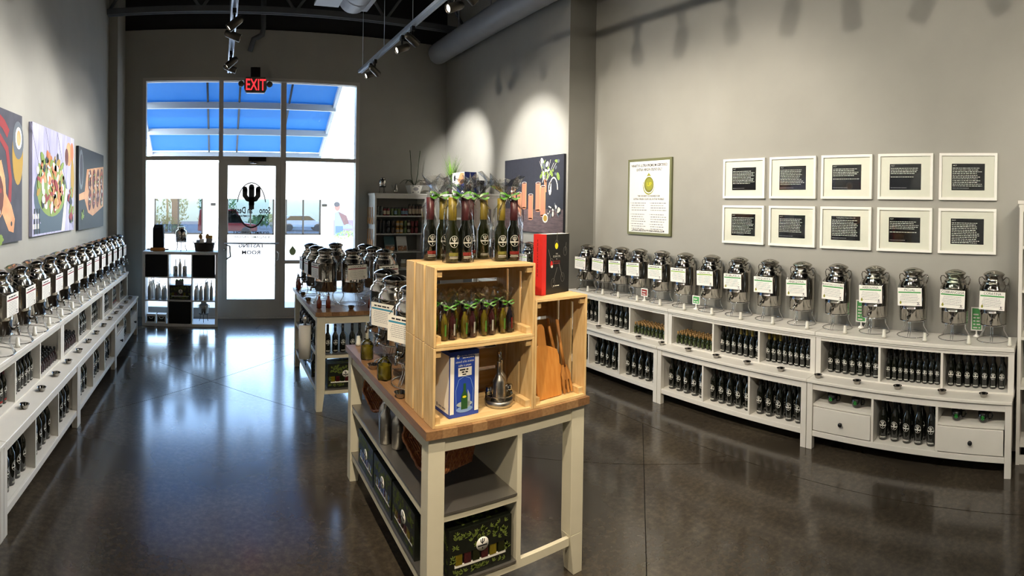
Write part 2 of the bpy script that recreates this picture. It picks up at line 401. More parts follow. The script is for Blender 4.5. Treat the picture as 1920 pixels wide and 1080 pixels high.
sh.text('OLIVE OIL COMPANY', 0, 1.765, .05, sx=1.1, bold=.025)
sh.text('GOURMET OLIVE OILS', 0, 1.47, .06, sx=1.05, bold=.025); sh.text('& BALSAMIC VINEGARS', 0, 1.395, .06, sx=1.05, bold=.025)
sh.text('TASTING', 0, 1.235, .095, sx=1.15, bold=.025); sh.text('ROOM', 0, 1.115, .095, sx=1.15, bold=.025)
sh.obj('lettering', DK, d, y=0, flip=True, loc=(dx, YFW + .07, 0))
# threshold
struct('trim_3', MB().box(WX0, YFW - .01, 0, WX1, YFW + .16, .03), ALU)

# ------------------------------------------------------------------ overhead
def truss(name, label, y, x0, x1, z0, z1):
    t = thing(name, label, 'beam', (x0, y, z0)); L = x1 - x0; H = z1 - z0
    MB().box(0, -.06, 0, L, -.015, .09).box(0, .015, 0, L, .06, .09).obj('bottom_chord', STEELP, t)
    MB().box(0, -.06, H - .09, L, .06, H).obj('top_chord', STEELP, t)
    n = 8
    for k in range(n):
        a = L * k / n; b = L * (k + 1) / n; p = (a, 0, .05) if k % 2 == 0 else (a, 0, H - .05); q = (b, 0, H - .05) if k % 2 == 0 else (b, 0, .05)
        MB().tube([p, q], .025, 6).obj('web_bar', STEELP, t)
truss('ceiling_truss', 'dark steel truss crossing above the shop window', 8.35, XLW + .01, XFAR - .01, 4.98, 6.15)
truss('ceiling_truss', 'dark steel ceiling truss nearer the middle of the room', 5.6, XLW + .01, XFAR - .02, 5.25, 6.15)
for k, x in enumerate((-.9, .7, 2.3)):
    tag(MB().box(x, YB + .05, 6.0, x + .1, YFW - .01, 6.19).obj('ceiling_joist', BLACKP), ['black joist nearest the left wall under the roof deck', 'black joist above the left lighting track', 'black joist above the right lighting track'][k], 'joist', 'ceiling joists')
dt = thing('round_duct', 'large grey round duct running along the right wall under the ceiling', 'duct', (3.83, 8.95, 4.75))
MB().lathe([(0, 0), (.12, 0), (.185, -.05), (.19, -.1), (.19, -9.6)], 28).obj('pipe', DUCT, dt, rot=(R(-90), 0, 0))
for y in (-.9, -2.0, -3.4, -5): MB().lathe([(.196, 0), (.196, .05)], 28).obj('hanger_band', DUCT, dt, loc=(0, y, 0), rot=(R(-90), 0, 0)); MB().tube([(0, y - .02, .19), (0, y - .02, 1.4)], .012, 6).obj('hanger_rod', DUCT, dt)
df = thing('air_diffuser', 'pale grey duct with a square diffuser plate hung from the ceiling', 'vent', (1.72, 6.9, 4.6))
MB().lathe([(0, 0), (.17, .02), (.2, .1), (.2, 1.7)], 24).obj('duct', DUCT, df, rot=(R(90), 0, 0), loc=(0, .05, .12))
MB().box(-.5, -.45, .02, -.17, .05, .05).obj('plate', DUCT, df); MB().box(.15, -.4, .02, .24, .1, .05).obj('plate', DUCT, df)
for y in (-.3, -1.2): MB().lathe([(.205, 0), (.205, .03)], 24).obj('seam', DUCT, df, rot=(R(90), 0, 0), loc=(0, y, .12))
MB().tube([(0, -.6, .3), (0, -.6, 1.59)], .012, 6).obj('hanger_rod', DUCT, df)
tag(MB().tube([(.72, 9.0, 6.1), (.72, 9.0, 4.98), (.7, 9.0, 4.85), (.62, 9.0, 4.8), (.56, 9.0, 4.78), (.5, 9.1, 4.6)], .045, 10).obj('ceiling_pipe', STEELP), 'dark steel pipe dropping with an elbow above the exit sign', 'pipe')
ex = thing('exit_sign', 'black exit sign with glowing red letters above the door', 'sign', (.59, 8.98, 3.87))
MB().slab([(-.16, 0), (.16, 0), (.19, .06), (.19, .2), (.16, .255), (-.16, .255), (-.19, .2), (-.19, .06)], -.04, .04).obj('housing', mat('exit grey', '#6b675f', .5), ex)
MB().box(-.08, -.03, .255, .08, .04, .42).box(-.03, 0, .4, .03, .2, .43).obj('bracket', BRONZE, ex)
Sheet().text('EXIT', 0, .035, .27, sx=.62, bold=.01).obj('letters', mat('exit red', (1, .03, .04, 1), .5, emit=1.6), ex, y=-.042)
MB().box(-.15, -.03, -.012, .15, .03, 0).obj('light_strip', mat('exit strip', '#dfeaff', .4), ex)
for s in (-1, 1): MB().lathe([(0, -.03), (.045, -.03), (.05, .03), (0, .03)], 14).obj('emergency_lamp', MATS['exit grey'], ex, loc=(s * .24, 0, .14), rot=(R(90), 0, 0))

# ------------------------------------------------------------------ lighting tracks and their spotlights
LENS = mat('lamp lens', (1, .93, .8, 1), .4, emit=14)
SPOTB = mat('spot body', '#4a4640', .35, .7, var=.05)
TRK = mat('track metal', '#b9c6d8', .3, .5, var=.05)
def track(label, x, y0, y1):
    t = thing('lighting_track', label, 'track', (x, 0, 4.0))
    MB().box(-.035, y0, 0, -.008, y1, .04).box(.008, y0, 0, .035, y1, .04).box(-.008, y0, .012, .008, y1, .034).obj('rail', TRK, t)
    for y in [y1 - .15 - 1.05 * k for k in range(int((y1 - y0) / 1.05))]: MB().tube([(0, y, .04), (0, y, 2.17)], .004, 4).obj('cable', TRK, t)
track('silver lighting track hung nearer the left wall', .14, YB + .3, 8.2)
track('silver lighting track hung over the islands on thin cables', 2.1, YB + .3, 7.85)
def spot(x, y, tx, ty, tz, label, w=1.0, ang=62, colr=(1, .965, .915)):
    t = thing('track_spotlight', label, 'spotlight', (x, y, 4.0), 0, 'track spotlights')
    MB().box(-.02, -.03, -.05, .02, .03, .0).obj('adapter', BRONZE, t)
    MB().tube([(0, 0, -.05), (0, 0, -.12)], .012, 6).obj('stem', BRONZE, t)
    dv = (Vector((tx, ty, tz)) - Vector((x, y, 3.85))).normalized(); q = (-dv).to_track_quat('Z', 'Y').to_euler()
    MB().lathe([(0, .1), (.03, .1), (.042, .075), (.045, -.08), (.038, -.085), (.036, -.06)], 16).obj('head', SPOTB, t, loc=(0, 0, -.15), rot=q)
    MB().lathe([(0, -.066), (.035, -.066)], 16).obj('lens', LENS, t, loc=(0, 0, -.15), rot=q)
    L = bpy.data.lights.new('spot beam', 'SPOT'); L.energy = SPOT_W * w; L.color = colr; L.spot_size = R(ang); L.spot_blend = .75; L.shadow_soft_size = .03
    o = bpy.data.objects.new('spot_beam', L); col.objects.link(o); o.parent = t; o.location = Vector((0, 0, -.15)) + dv * .1; o.rotation_euler = q
YS_R = [7.28, 7.06, 5.95, 5.6, 4.5, 4.2, 3.1, 2.8, 1.75, 1.45, .4, .1, -1.0, -1.3]
YS_L = [7.33, 7.03, 5.9, 5.5, 4.4, 4.1, 3.0, 2.7, 1.65, 1.35, .3, 0, -1.1, -1.4]
ordn = ['farthest', 'second farthest', 'third farthest', 'fourth farthest', 'fifth farthest', 'sixth farthest', 'seventh', 'eighth', 'ninth', 'tenth', 'eleventh', 'twelfth', 'thirteenth', 'last']
WARM, AMB = (1, .91, .77), (1, .84, .62)
for k, y in enumerate(YS_R):
    if k in (9, 11): spot(2.1, y, 1.6, 2.5, 1.2, f'{ordn[k]} spotlight on the right-hand track, aimed at the crates', .6, 66, AMB)
    elif k == 8: spot(2.1, y, 3.2, 1.6, 0, f'{ordn[k]} spotlight on the right-hand track, aimed at the floor', .35, 85, WARM)
    elif k % 2 == 0: spot(2.1, y, XLW, y - .6, 2.1, f'{ordn[k]} spotlight on the right-hand track, aimed at the left wall', 1.4, 54 if y > 5.5 else 72)
    elif y > YJ: spot(2.1, y, XFAR, 8.3 if k == 1 else 6.15, 2.7, f'{ordn[k]} spotlight on the right-hand track, aimed at the right wall', 3.0 if k == 1 else 2.4, 48)
    else: spot(2.1, y, XRW, y + .2, 2.1, f'{ordn[k]} spotlight on the right-hand track, aimed at the right wall', .85, 85, WARM)
for k, y in enumerate(YS_L):
    if k in (9, 11): spot(.14, y, 1.3, 2.4, .7, f'{ordn[k]} spotlight on the left-hand track, aimed at the foreground island', 1.6, 62, AMB)
    elif k % 2 == 0: spot(.14, y, XRW, y - .3 if y > 5.5 else y, 2.1, f'{ordn[k]} spotlight on the left-hand track, aimed at the right wall', 1.0, 56 if y > 5.5 else 80, WARM)
    else: spot(.14, y, XLW, y - .3, 2.2, f'{ordn[k]} spotlight on the left-hand track, aimed at the left wall', .65, 60 if y > 5.5 else 78)
# ================================================================== white shelving along both walls
UW, LD, UD, LH, UH = 1.70, .535, .375, .586, .369
COMP = [(.06, .575), (.595, 1.105), (1.125, 1.64)]
def bench(label, loc, rz, drawers):
    t = thing('storage_bench', label, 'bench', loc, rz, 'white low benches along the walls')
    MB().box(0, -.012, .56, UW, LD, .586).obj('top', WHITE, t, bev=.004)
    for x in (.002, UW - .054):
        for y in (0, LD - .052): MB().box(x, y, 0, x + .052, y + .052, .56).obj('leg', WHITE, t, bev=.002)
        MB().box(x + .014, .052, .115, x + .036, LD - .052, .56).obj('side_panel', WHITE, t)
    MB().box(.054, .006, .505, UW - .054, .03, .56).obj('top_rail', WHITE, t)
    MB().box(.054, .006, .112, UW - .054, .03, .158).obj('bottom_rail', WHITE, t, bev=.002)
    MB().box(.036, .03, .14, UW - .036, LD - .01, .158).obj('bottom_shelf', WHITE, t)
    MB().box(.036, LD - .012, .14, UW - .036, LD - .002, .56).obj('back_panel', WHITE, t)
    for x in (.575, 1.105): MB().box(x, .01, .158, x + .02, LD - .012, .56).obj('divider', WHITE, t)
    if drawers:
        for x0, x1 in (COMP[0], COMP[2]):
            MB().box(x0 - .004, .014, .366, x1, LD - .014, .386).obj('cubby_shelf', WHITE, t)
            dr = MB().box(x0, .004, .166, x1 - .004, .024, .36).box(x0 + .02, .024, .17, x1 - .024, .4, .3).obj('drawer', WHITE, t, bev=.002)
            MB().lathe([(0, 0), (.008, 0), (.008, .014), (.017, .02), (.018, .03), (.012, .036), (0, .037)], 14).obj('knob', CAPK, dr, loc=((x0 + x1) / 2, .004, .26), rot=(R(90), 0, 0))
    return t
def shelf(label, loc, rz):
    t = thing('display_shelf', label, 'shelf', loc, rz, 'white shelf units standing on the benches')
    MB().box(0, -.016, .336, UW, UD, UH).obj('top', WHITE, t, bev=.004)
    MB().box(0, -.006, .322, UW, UD, .336).obj('moulding', WHITE, t)
    for x in (.002, UW - .05): MB().box(x, 0, 0, x + .048, .03, .322).obj('stile', WHITE, t); MB().box(x + .01, .03, 0, x + .034, UD - .01, .322).obj('side_panel', WHITE, t)
    MB().box(.05, .004, .296, UW - .05, .026, .322).obj('top_rail', WHITE, t)
    MB().box(.034, .004, 0, UW - .034, UD - .01, .012).obj('bottom_shelf', WHITE, t)
    MB().box(.034, UD - .012, .012, UW - .034, UD - .002, .322).obj('back_panel', WHITE, t)
    for x in (.575, 1.105): MB().box(x, .006, .012, x + .02, UD - .012, .322).obj('divider', WHITE, t)
    return t
BXR, UXR, BXL, UXL = 4.03, 4.19, -1.2285, -1.385
RZ, LZ = R(-90), R(90)
RY = [2.00, 3.702, 5.404]; LY = [1.167, 2.867, 4.567, 6.268]
rn = ['nearest', 'middle', 'farthest']
for k, y in enumerate(RY):
    bench(f'{rn[k]} white bench on the right wall ' + ('with two drawers' if k == 0 else 'holding tall dark bottles'), (BXR, y - (.0 if k < 2 else .0), 0), RZ, k == 0)
    shelf(f'{rn[k]} white shelf unit under the dispensers on the right wall', (UXR, y, LH), RZ)
ln = ['cut off by the left picture edge', 'nearest whole one on the left wall', 'middle one on the left wall', 'with drawers, farthest on the left wall']
for k, y in enumerate(LY):
    bench('white bench, ' + ln[k], (BXL, y, 0), LZ, k == 3)
    shelf('white shelf unit on the bench, ' + ln[k].replace('with drawers, ', ''), (UXL, y, LH), LZ)

# ------------------------------------------------------------------ bottles
def bottle_proto(name, h, r, cap, glass, logo=True, strip=None, nk=.42, ck=.74):
    nr = r * nk; sh_ = h * .6 if nk < .5 else h * .5
    o = MB().lathe([(0, .004), (r * .9, 0), (r, .006), (r, sh_ * .92), (r * .93, sh_), (r * .62, sh_ + h * .07), (nr, sh_ + h * .13), (nr * .9, h * .99), (0, h * .99)], 18).obj(name, glass)
    MB().lathe([(nr * .92, h * ck), (nr * 1.08, h * (ck + .01)), (nr * 1.08, h), (0, h)], 14).obj('cap', cap, o)
    if logo:
        s = Sheet(); z = h * (.37 if nk < .5 else .32); a = r * .72
        s.ring(0, z, a, a * 1.25, a * .1, 0, n=18); s.cactus(0, z + a * .35, a * 1.05, 0); s.rect(-a * 1.05, z - a * .45, a * 1.05, z - a * .12, 0, 2, 8); s.ell(0, z - a * .75, a * .13, a * .2, 0, n=8)
        b_ = Sheet(); b_.rect(-a * .95, h * .078, a * .95, h * .09, n=8); b_.rect(-a, h * .058, a, h * .068, n=8)
        if strip: b_.rect(-a * 1.1, h * .1, a * 1.1, h * .15, 1, 1, 8)
        b_.obj('lettering', [PRINTW, strip or PRINTW], o, fn=lambda x, y, k: ((r + .0006 * k) * math.sin(x / r), -(r + .0006 * k) * math.cos(x / r), y))
        s.obj('logo', PRINTW, o, fn=lambda x, y, k: ((r + .0006 * k) * math.sin(x / r), -(r + .0006 * k) * math.cos(x / r), y))
    return o
PROTO = {}
PROTO['big'] = bottle_proto('oil_bottle', .35, .037, CAPK, GLASSK)
PROTO['mid'] = bottle_proto('oil_bottle', .272, .029, CAPK, GLASSK)
PROTO['midy'] = bottle_proto('oil_bottle', .272, .029, CAPY, GLASSK)
PROTO['midr'] = bottle_proto('oil_bottle', .272, .029, CAPR, GLASSK, True, PRINTR)
PROTO['slim'] = bottle_proto('oil_bottle', .25, .024, CAPK, GLASSK)
def mini(name, cap, glass, lab=None):
    h, r = .125, .0165
    return MB().lathe([(0, 0), (r, .001), (r, .07), (r * .8, .08), (r * .45, .09), (r * .45, .1)], 10).lathe([(r * .6, .096), (r * .68, .1), (r * .68, h - .004), (r * .5, h), (0, h)], 8, m=1) \
        .box(-r * .35, -r - .001, .012, r * .35, -r + .004, .055, 2).obj(name, [glass, cap, lab])
PROTO['miniG'] = mini('sample_bottle', GOLD, mat('mini glass', '#2c3418', .08, coat=.4, var=.3), mat('mini label olive', '#4f5c2a', .6))
PROTO['miniK'] = mini('sample_bottle', CAPK, mat('mini glass dark', '#2a1a1e', .08, coat=.4, var=.3), mat('mini label plum', '#4a2f38', .6))
USED = set()
def put(kind, loc, rz, label, group, cat='bottle'):
    p = PROTO[kind]; loc = (loc[0], loc[1], loc[2] + .0012)
    if kind not in USED:
        USED.add(kind); p.location = loc; p.rotation_euler[2] = rz; return tag(p, label, cat, group)
    c = copy_tree(p, loc, rz, label, group); c['category'] = cat; return c
def world_of(ox, oy, rz, x, y):
    return ox + x * math.cos(rz) - y * math.sin(rz), oy + x * math.sin(rz) + y * math.cos(rz)
ORD = ['first', 'second', 'third', 'fourth', 'fifth', 'sixth', 'seventh', 'eighth', 'ninth', 'tenth']
ROWN = ['front', 'second', 'third', 'fourth', 'fifth', 'back']
def fill(ox, oy, rz, ci, z, n, kind, label, group, rows=2, d0=.06, pitch=None, alt=None, x_in=(.0, .0)):
    a, b = COMP[ci]; a += .02 + x_in[0]; b -= .02 + x_in[1]
    r = {'big': .037, 'mid': .029, 'slim': .024, 'miniG': .0165, 'miniK': .0165, 'midr': .029}[kind]
    jt = max(0, min(.0025, ((b - a - 2 * r) / max(1, n - 1) - 2 * r) * .4))
    for j in range(rows):
        for i in range(n):
            x = a + r + (b - a - 2 * r) * (i / (n - 1) if n > 1 else .5) + random.uniform(-jt, jt)
            y = d0 + r + j * (2 * r + (.004 if kind.startswith('mini') else .02)) + random.uniform(-.003, .003)
            X, Y = world_of(ox, oy, rz, x, y)
            kk = alt if (alt and random.random() < .3) else kind
            put(kk, (X, Y, z), rz + random.uniform(-.15, .15), f'{ORD[i]} {label[0]} from the left, {ROWN[j] if rows > 2 or j == 0 else "back"} row, {label[1]}', group)
ZU, ZL = LH + .012, .158
names = {0: 'nearest', 1: 'middle', 2: 'farthest'}
# right wall, upper row (image left to right = far to near)
SPEC_R = {0: [(7, 'mid', None), (9, 'slim', None), (7, 'mid', None)], 1: [(9, 'miniG', 5), (7, 'mid', 'midy'), (8, 'mid', 'midy')], 2: [(6, 'mid', 'midy'), (6, 'mid', 'midy'), (9, 'miniG', 5)]}
cn = ['left', 'middle', 'right']
for u, sp_ in SPEC_R.items():
    for c, (n, kd, al) in enumerate(sp_):
        mini_ = kd.startswith('mini'); w = f'{cn[c]} compartment, {names[u]} right-wall shelf'
        lb = ('tiny cork-capped bottle' if mini_ else 'dark oil bottle', w)
        fill(UXR, RY[u], RZ, c, ZU, n, kd, lb, 'bottles in the ' + w, rows=(5 if mini_ else 2), d0=.04 if mini_ else .07, alt=None if mini_ else al)
for u in range(3):
    for c in range(3):
        if u == 0 and c != 1: continue
        lb = ('large black bottle', f'{cn[c]} compartment, {names[u]} right-wall bench' if u else 'between the right-wall drawers')
        fill(BXR, RY[u], RZ, c, ZL, 5, 'big', lb, 'large bottles, ' + lb[1], rows=2, d0=.07)
# left wall (image left to right = near to far)
SPEC_L = {1: [(7, 'midr', None), (7, 'mid', None), (9, 'miniK', 6)], 2: [(9, 'miniK', 6), (7, 'mid', None), (8, 'slim', None)], 3: [(7, 'mid', None), (7, 'midr', None), (7, 'slim', None)]}
ln2 = {1: 'nearest', 2: 'middle', 3: 'farthest'}; cl2 = ['near', 'centre', 'far']
for u, sp_ in SPEC_L.items():
    for c, (n, kd, al) in enumerate(sp_):
        mini_ = kd.startswith('mini'); w = f'{cl2[c]} compartment, {ln2[u]} left-wall shelf'
        lb = ('tiny black-capped bottle' if mini_ else 'dark bottle', w)
        if mini_: fill(UXL, LY[u], LZ, c, ZU, n, kd, lb, 'bottles in the ' + w, rows=5, d0=.03)
        else: fill(UXL, LY[u], LZ, c, ZU, n, kd, lb, 'bottles in the ' + w, rows=1 if u == 3 else 2, d0=.05)
for u in (1, 2, 3):
    for c in range(3):
        if u == 3 and c != 1: continue
        lb = ('large dark bottle', f'{cl2[c]} compartment, {ln2[u]} left-wall bench' if u < 3 else 'between the left-wall drawers')
        fill(BXL, LY[u], LZ, c, ZL, 5, 'big', lb, 'large bottles, ' + lb[1], rows=1 if u > 1 else 2, d0=.06)
# mugs in the cubbies over the drawers
mg = MB().lathe([(0, 0), (.026, 0), (.036, .01), (.044, .04), (.042, .085), (.039, .085), (.04, .04), (.03, .012), (0, .01)], 20).obj('mug', mat('black glaze', '#0d0e0e', .12, coat=.5))
MB().tube([(.04, 0, .075), (.062, 0, .075), (.072, 0, .055), (.062, 0, .03), (.042, 0, .025)], .006, 8).obj('handle', MATS['black glaze'], mg)
s = Sheet(); s.ring(0, .045, .014, .019, .002, 0, n=14); s.cactus(0, .05, .018, 0); s.rect(-.014, .036, .014, .041, 0, 1, 6)
s.obj('emblem', mat('emerald print', '#2f9a3c', .5), mg, fn=lambda x, y, k: (.0445 * math.sin(x / .044), -.0445 * math.cos(x / .044), y))
PROTO['mug'] = mg
for c, xs in ((0, (.2, .42)), (2, (1.26, 1.47))):
    for i, x in enumerate(xs):
        X, Y = world_of(BXR, RY[0], RZ, x, .09); put('mug', (X, Y, .386), RZ, f'black mug with green emblem, {"left" if i == 0 else "right"} one over the {cn[c]} drawer, right wall', 'black mugs over the drawers', 'mug')
for c, xs in ((0, (.14, .3, .46)), (2, (1.2, 1.36, 1.52))):
    for i, x in enumerate(xs):
        X, Y = world_of(BXL, LY[3], LZ, x, .1); put('mug', (X, Y, .386), LZ, f'black mug, {["near", "middle", "far"][i]} one over the {"nearer" if c == 0 else "farther"} drawer, left wall', 'black mugs over the left drawers', 'mug')

# ------------------------------------------------------------------ steel oil dispensers
ER = .135
body_me = MB().lathe([(0, .138), (.108, .138), (.112, .142), (.112, .15), (.116, .153), (.116, .235), (.1185, .238), (.1185, .243), (.116, .246), (.116, .425), (.1185, .428), (.1185, .433), (.116, .436),
                      (.113, .455), (.096, .472), (.094, .48), (.096, .486), (.077, .498), (.075, .53), (.083, .536), (.083, .541)], 32).mesh('body', [STEEL])
lid_me = MB().lathe([(.083, .541), (.09, .543), (.091, .55), (.086, .556), (.06, .57), (.025, .58), (0, .582)], 28).mesh('lid', [STEEL])
ring_me = MB().tube([(ER * math.cos(a), ER * math.sin(a), .005) for a in [2 * math.pi * i / 28 for i in range(28)]], .0035, 6, closed=True) \
    .tube([(.112 * math.cos(a), .112 * math.sin(a), .136) for a in [2 * math.pi * i / 28 for i in range(28)]], .004, 6, closed=True).mesh('stand', [CHROME])
lm = MB()
for o_ in (-.008, .008): lm.tube([(o_, -ER, .006), (o_ * 1.2, -.125, .03), (o_, -.1, .07), (o_, -.095, .1), (o_, -.108, .134)], .003, 5)
leg_me = lm.mesh('leg', [CHROME])
ear_me = MB().tube([(.075, 0, .5), (.1, 0, .525), (.122, 0, .52), (.128, 0, .5), (.122, 0, .47), (.112, 0, .452)], .0045, 6).mesh('handle', [STEEL])
tap_me = MB().tube([(0, -.115, .175), (0, -.165, .175)], .01, 8).tube([(0, -.16, .18), (0, -.165, .14)], .009, 8).lathe([(0, -.012), (.014, -.012), (.016, 0), (.014, .012), (0, .012)], 12, c=(0, -.15, .178)).mesh('tap', [STEEL])
lev_me = MB().tube([(0, -.15, .19), (0, -.15, .21), (.03, -.152, .212)], .006, 6).mesh('lever', [STEEL])
def mobj(name, me, parent, **k):
    o = bpy.data.objects.new(name, me); col.objects.link(o); o.parent = parent
    for a, b in k.items(): setattr(o, a, b)
    return o
CARD = MB().box(-.105, -.1215, -.075, .105, -.12, .075).mesh('card', [PAPER])
def lettering(title, style):
    s = Sheet()
    if title: s.text(title, 0, .048, .03 if len(title) < 12 else .024, 0, sx=.95)
    else: s.words(-.075, .075, .052, .009, 0)
    bands = {'right': 1, 'lime': 2, 'left': 3, 'blue': 4}
    s.rect(-.098, .032, .098, .043, bands[style])
    n = 7 if style != 'left' else 9
    for k in range(n): s.words(-.085 + abs(3 - k) * .004, .085 - abs(3 - k) * .004, .018 - k * .011, .0034, 5, ragged=.01)
    s.cactus(.075, -.05, .018, 0); s.rect(.062, -.066, .088, -.062, 0)
    if style == 'right': s.ell(-.08, -.05, .009, .012, 6, n=12); s.poly([(-.088, -.046), (-.072, -.046), (-.08, -.03)], 6)
    return s.to(MB(), y=-.1218, eps=.0002).mesh('lettering', [INK, GRNB, LGRN, DKRED, BLUB, GREY, OLIV])
LET = {}
def dispenser(loc, rz, label, group, title=None, style='right', card=True, yaw=None, cz=.345):
    t = thing('oil_dispenser', label, 'dispenser', loc, rz, group)
    mobj('body', body_me, t); mobj('lid', lid_me, t); mobj('stand', ring_me, t)
    for a in (0, 120, 240): mobj('leg', leg_me, t, rotation_euler=(0, 0, R(a)))
    for a in (0, 180): mobj('handle', ear_me, t, rotation_euler=(0, 0, R(a)))
    tp = mobj('tap', tap_me, t); mobj('lever', lev_me, tp)
    if card:
        k = (title, style)
        if k not in LET: LET[k] = lettering(title, style)
        ty = R(random.uniform(-2.5, 2.5)); c = mobj('card', CARD, t, location=(0, 0, cz), rotation_euler=(0, ty, 0 if yaw is None else yaw)); mobj('lettering', LET[k], c)
        for sg in (1, -1): MB().tube([(sg * .118, 0, .48), (sg * .1, -.12, cz + .07)], .0022, 5).obj('chain', CHROME, t)
    return t
ZS = LH + UH
YR = [.50, .83, 1.195, 1.545, 1.90, 2.265, 2.62, 2.975, 3.32, 3.68, 4.02, 4.37, 4.68, 4.955, 5.235]
TR = ['CORATINA', 'COBRANCOSA', 'PICUAL', 'ARBOSANA', 'FRANTOIO LECCINO', 'ARBEQUINA', 'CHIQUITITA', 'HOJIBLANCA', 'PERSIAN LIME'] + [None] * 6
co_ = ['', 'second ', 'third ', 'fourth ', 'fifth ', 'sixth ']
for k, y in enumerate(YR):
    t = TR[k]; lb = f'steel oil dispenser with a card reading {t} on the right wall shelf' if t else f'steel oil dispenser with a lime-banded card, {co_[14 - k]}{"closest" if k == 14 else "one"} from the grey column'
    dispenser((4.43 if k < 13 else 4.4 - .05 * (k - 13), y, ZS), RZ, lb, 'dispensers on the right wall', t, 'right' if k < 8 else 'lime')
YL = [3.37 + .36 * k for k in range(13)]
num = ['first', 'second', 'third', 'fourth', 'fifth', 'sixth', 'seventh', 'eighth', 'ninth', 'tenth', 'eleventh', 'twelfth', 'thirteenth']
for k, y in enumerate(YL):
    dispenser((-1.5, y, ZS), LZ, f'steel vinegar dispenser on the left wall, {num[k]} from the near end', 'dispensers on the left wall', None, 'left')
# tasting cups and steel bowls
cup = MB().lathe([(.0, .072), (.0125, .07), (.0165, .022), (.019, .02), (.0205, .0), (.018, .001)], 14).obj('tasting_cup', PLAST)
PROTO['cup'] = cup
bowl = MB().lathe([(0, .002), (.02, 0), (.024, .004), (.034, .028), (.036, .03), (.032, .028), (.022, .006), (0, .005)], 18).obj('steel_bowl', STEEL); PROTO['bowl'] = bowl
for k, y in enumerate(YR):
    w = f'{"the " + TR[k] + " dispenser" if TR[k] else "the " + (num[14 - k]) + " dispenser from the grey column"}'
    put('cup', (4.235, y - .155, ZS), 0, f'white plastic tasting cup beside {w}', 'tasting cups on the right wall', 'cup')
    put('bowl', (4.1, y + .03, LH), 0, f'small steel bowl on the ledge below {w}', 'steel bowls on the right ledge', 'bowl')
for k, y in enumerate(YL):
    put('cup', (-1.415, y + .18, ZS), 0, f'white tasting cup beside the {num[k]} left-wall dispenser from the near end', 'tasting cups on the left wall', 'cup')
    put('bowl', (-1.3, y + .02, LH), 0, f'small steel bowl on the ledge below the {num[k]} left-wall dispenser', 'steel bowls on the left ledge', 'bowl')
# little price signs between the dispensers
def price(loc, rz, label, m, hh=.2):
    t = thing('price_sign', label, 'sign', loc, rz, 'price signs on the right wall shelf')
    MB().lathe([(0, 0), (.03, 0), (.03, .004), (.008, .02), (.006, .06)], 14).obj('base', PAPER, t)
    MB().box(-.05, -.004, .05, .05, .004, .05 + hh).obj('panel', PAPER, t)
    s = Sheet(); s.rect(-.04, .06, .04, .04 + hh, 0, 1)
    for k in range(5 if hh > .15 else 2): s.words(-.03, .03, .07 + k * .028, .012, 1, 2)
    s.obj('print', [m, PRINTW], t, y=-.0042)
price((4.53, .655, ZS), RZ, 'green price sign between the CORATINA and COBRANCOSA dispensers', GRNB)
price((4.53, 1.71, ZS), RZ, 'green price sign beside the ARBOSANA dispenser', GRNB)
price((4.34, 4.2, ZS), RZ, 'small red price sign among the far right dispensers', PRINTR, .09)
price((4.38, 3.48, ZS), RZ, 'small green price sign under the PERSIAN LIME dispenser', GRNB, .09)
# ================================================================== pictures on the walls
def canvas(label, loc, rz, w, h, bgm, sheet, mats):
    t = thing('canvas_print', label, 'picture', loc, rz)
    MB().box(0, 0, 0, w, .034, h).obj('canvas', [bgm], t)
    sheet.obj('print', mats, t, y=-.0004, eps=.0004); return t
def blobs(s, cx, cy, rx, ry, n, mats, r0, r1, k0=4):
    for i in range(n):
        a = random.random() * 6.283; q = math.sqrt(random.random())
        s.ell(cx + rx * q * math.cos(a), cy + ry * q * math.sin(a), random.uniform(r0, r1), random.uniform(r0, r1) * .6, random.choice(mats), k0 + i % 12, 9, random.uniform(0, 180))
AM = [mat('art slate', '#43434e', .7, var=.2, scale=6), mat('art lavender', '#9a98ba', .7, c2='#c3c3dc', scale=5, stretch=(3, 1, .5)), mat('art red', '#8d2426', .6), mat('art wood', '#c98a5c', .6, c2='#dba474', scale=6),
      mat('art amber', '#a8862a', .6), mat('art glass', '#5a5f66', .5), mat('art leaf', '#7d9440', .6), mat('art orange', '#c8764c', .6), mat('art cream', '#e2d8cc', .6), mat('art bowl', '#465664', .6),
      mat('art dark', '#1f2228', .6), mat('art brown', '#5e2c20', .6), mat('art line', '#6d6b8c', .7), mat('art copper', '#b87858', .5), mat('art table', '#4a3b3c', .6, c2='#6b5658', scale=8, stretch=(1, 1, 6)), mat('art navy', '#23242f', .6, var=.1)]
W_, H_ = 1.478, 1.11
s = Sheet()      # chilli, oil glass and board
s.stroke([(.75, .75), (.95, .9), (1.12, .8), (1.2, .55), (1.18, .35)], .07, 2, 2); s.stroke([(.9, 1.05), (1.05, 1.0), (1.15, .93)], .09, 2, 2)
s.ell(1.37, .78, .13, .28, 4, 2); s.ell(1.38, .9, .13, .17, 5, 3); s.ell(1.39, .92, .08, .1, 8, 4, 16); s.ell(1.39, .92, .05, .07, 3, 5, 14)
s.poly([(.5, .25), (.8, .62), (1.0, .7), (1.08, .55), (1.1, .42), (1.22, .32), (1.3, .2), (1.27, .08), (1.16, .1), (1.02, .25), (.8, .1), (.5, .05)], 3, 3); s.ell(1.22, .16, .018, .022, 10, 4, 10)
s.ell(.85, .4, .2, .22, 11, 4, 16); blobs(s, .85, .4, .18, .2, 30, [2, 7, 6, 8], .02, .05, 5)
blobs(s, .8, .05, .25, .04, 14, [6], .02, .05, 5)
canvas('food canvas with board and red chillies, cut by the left picture edge', (-1.763, 4.53 - W_, 1.655), LZ, W_, 1.13, AM[0], s, AM)
s = Sheet()      # salad bowl on lilac planks
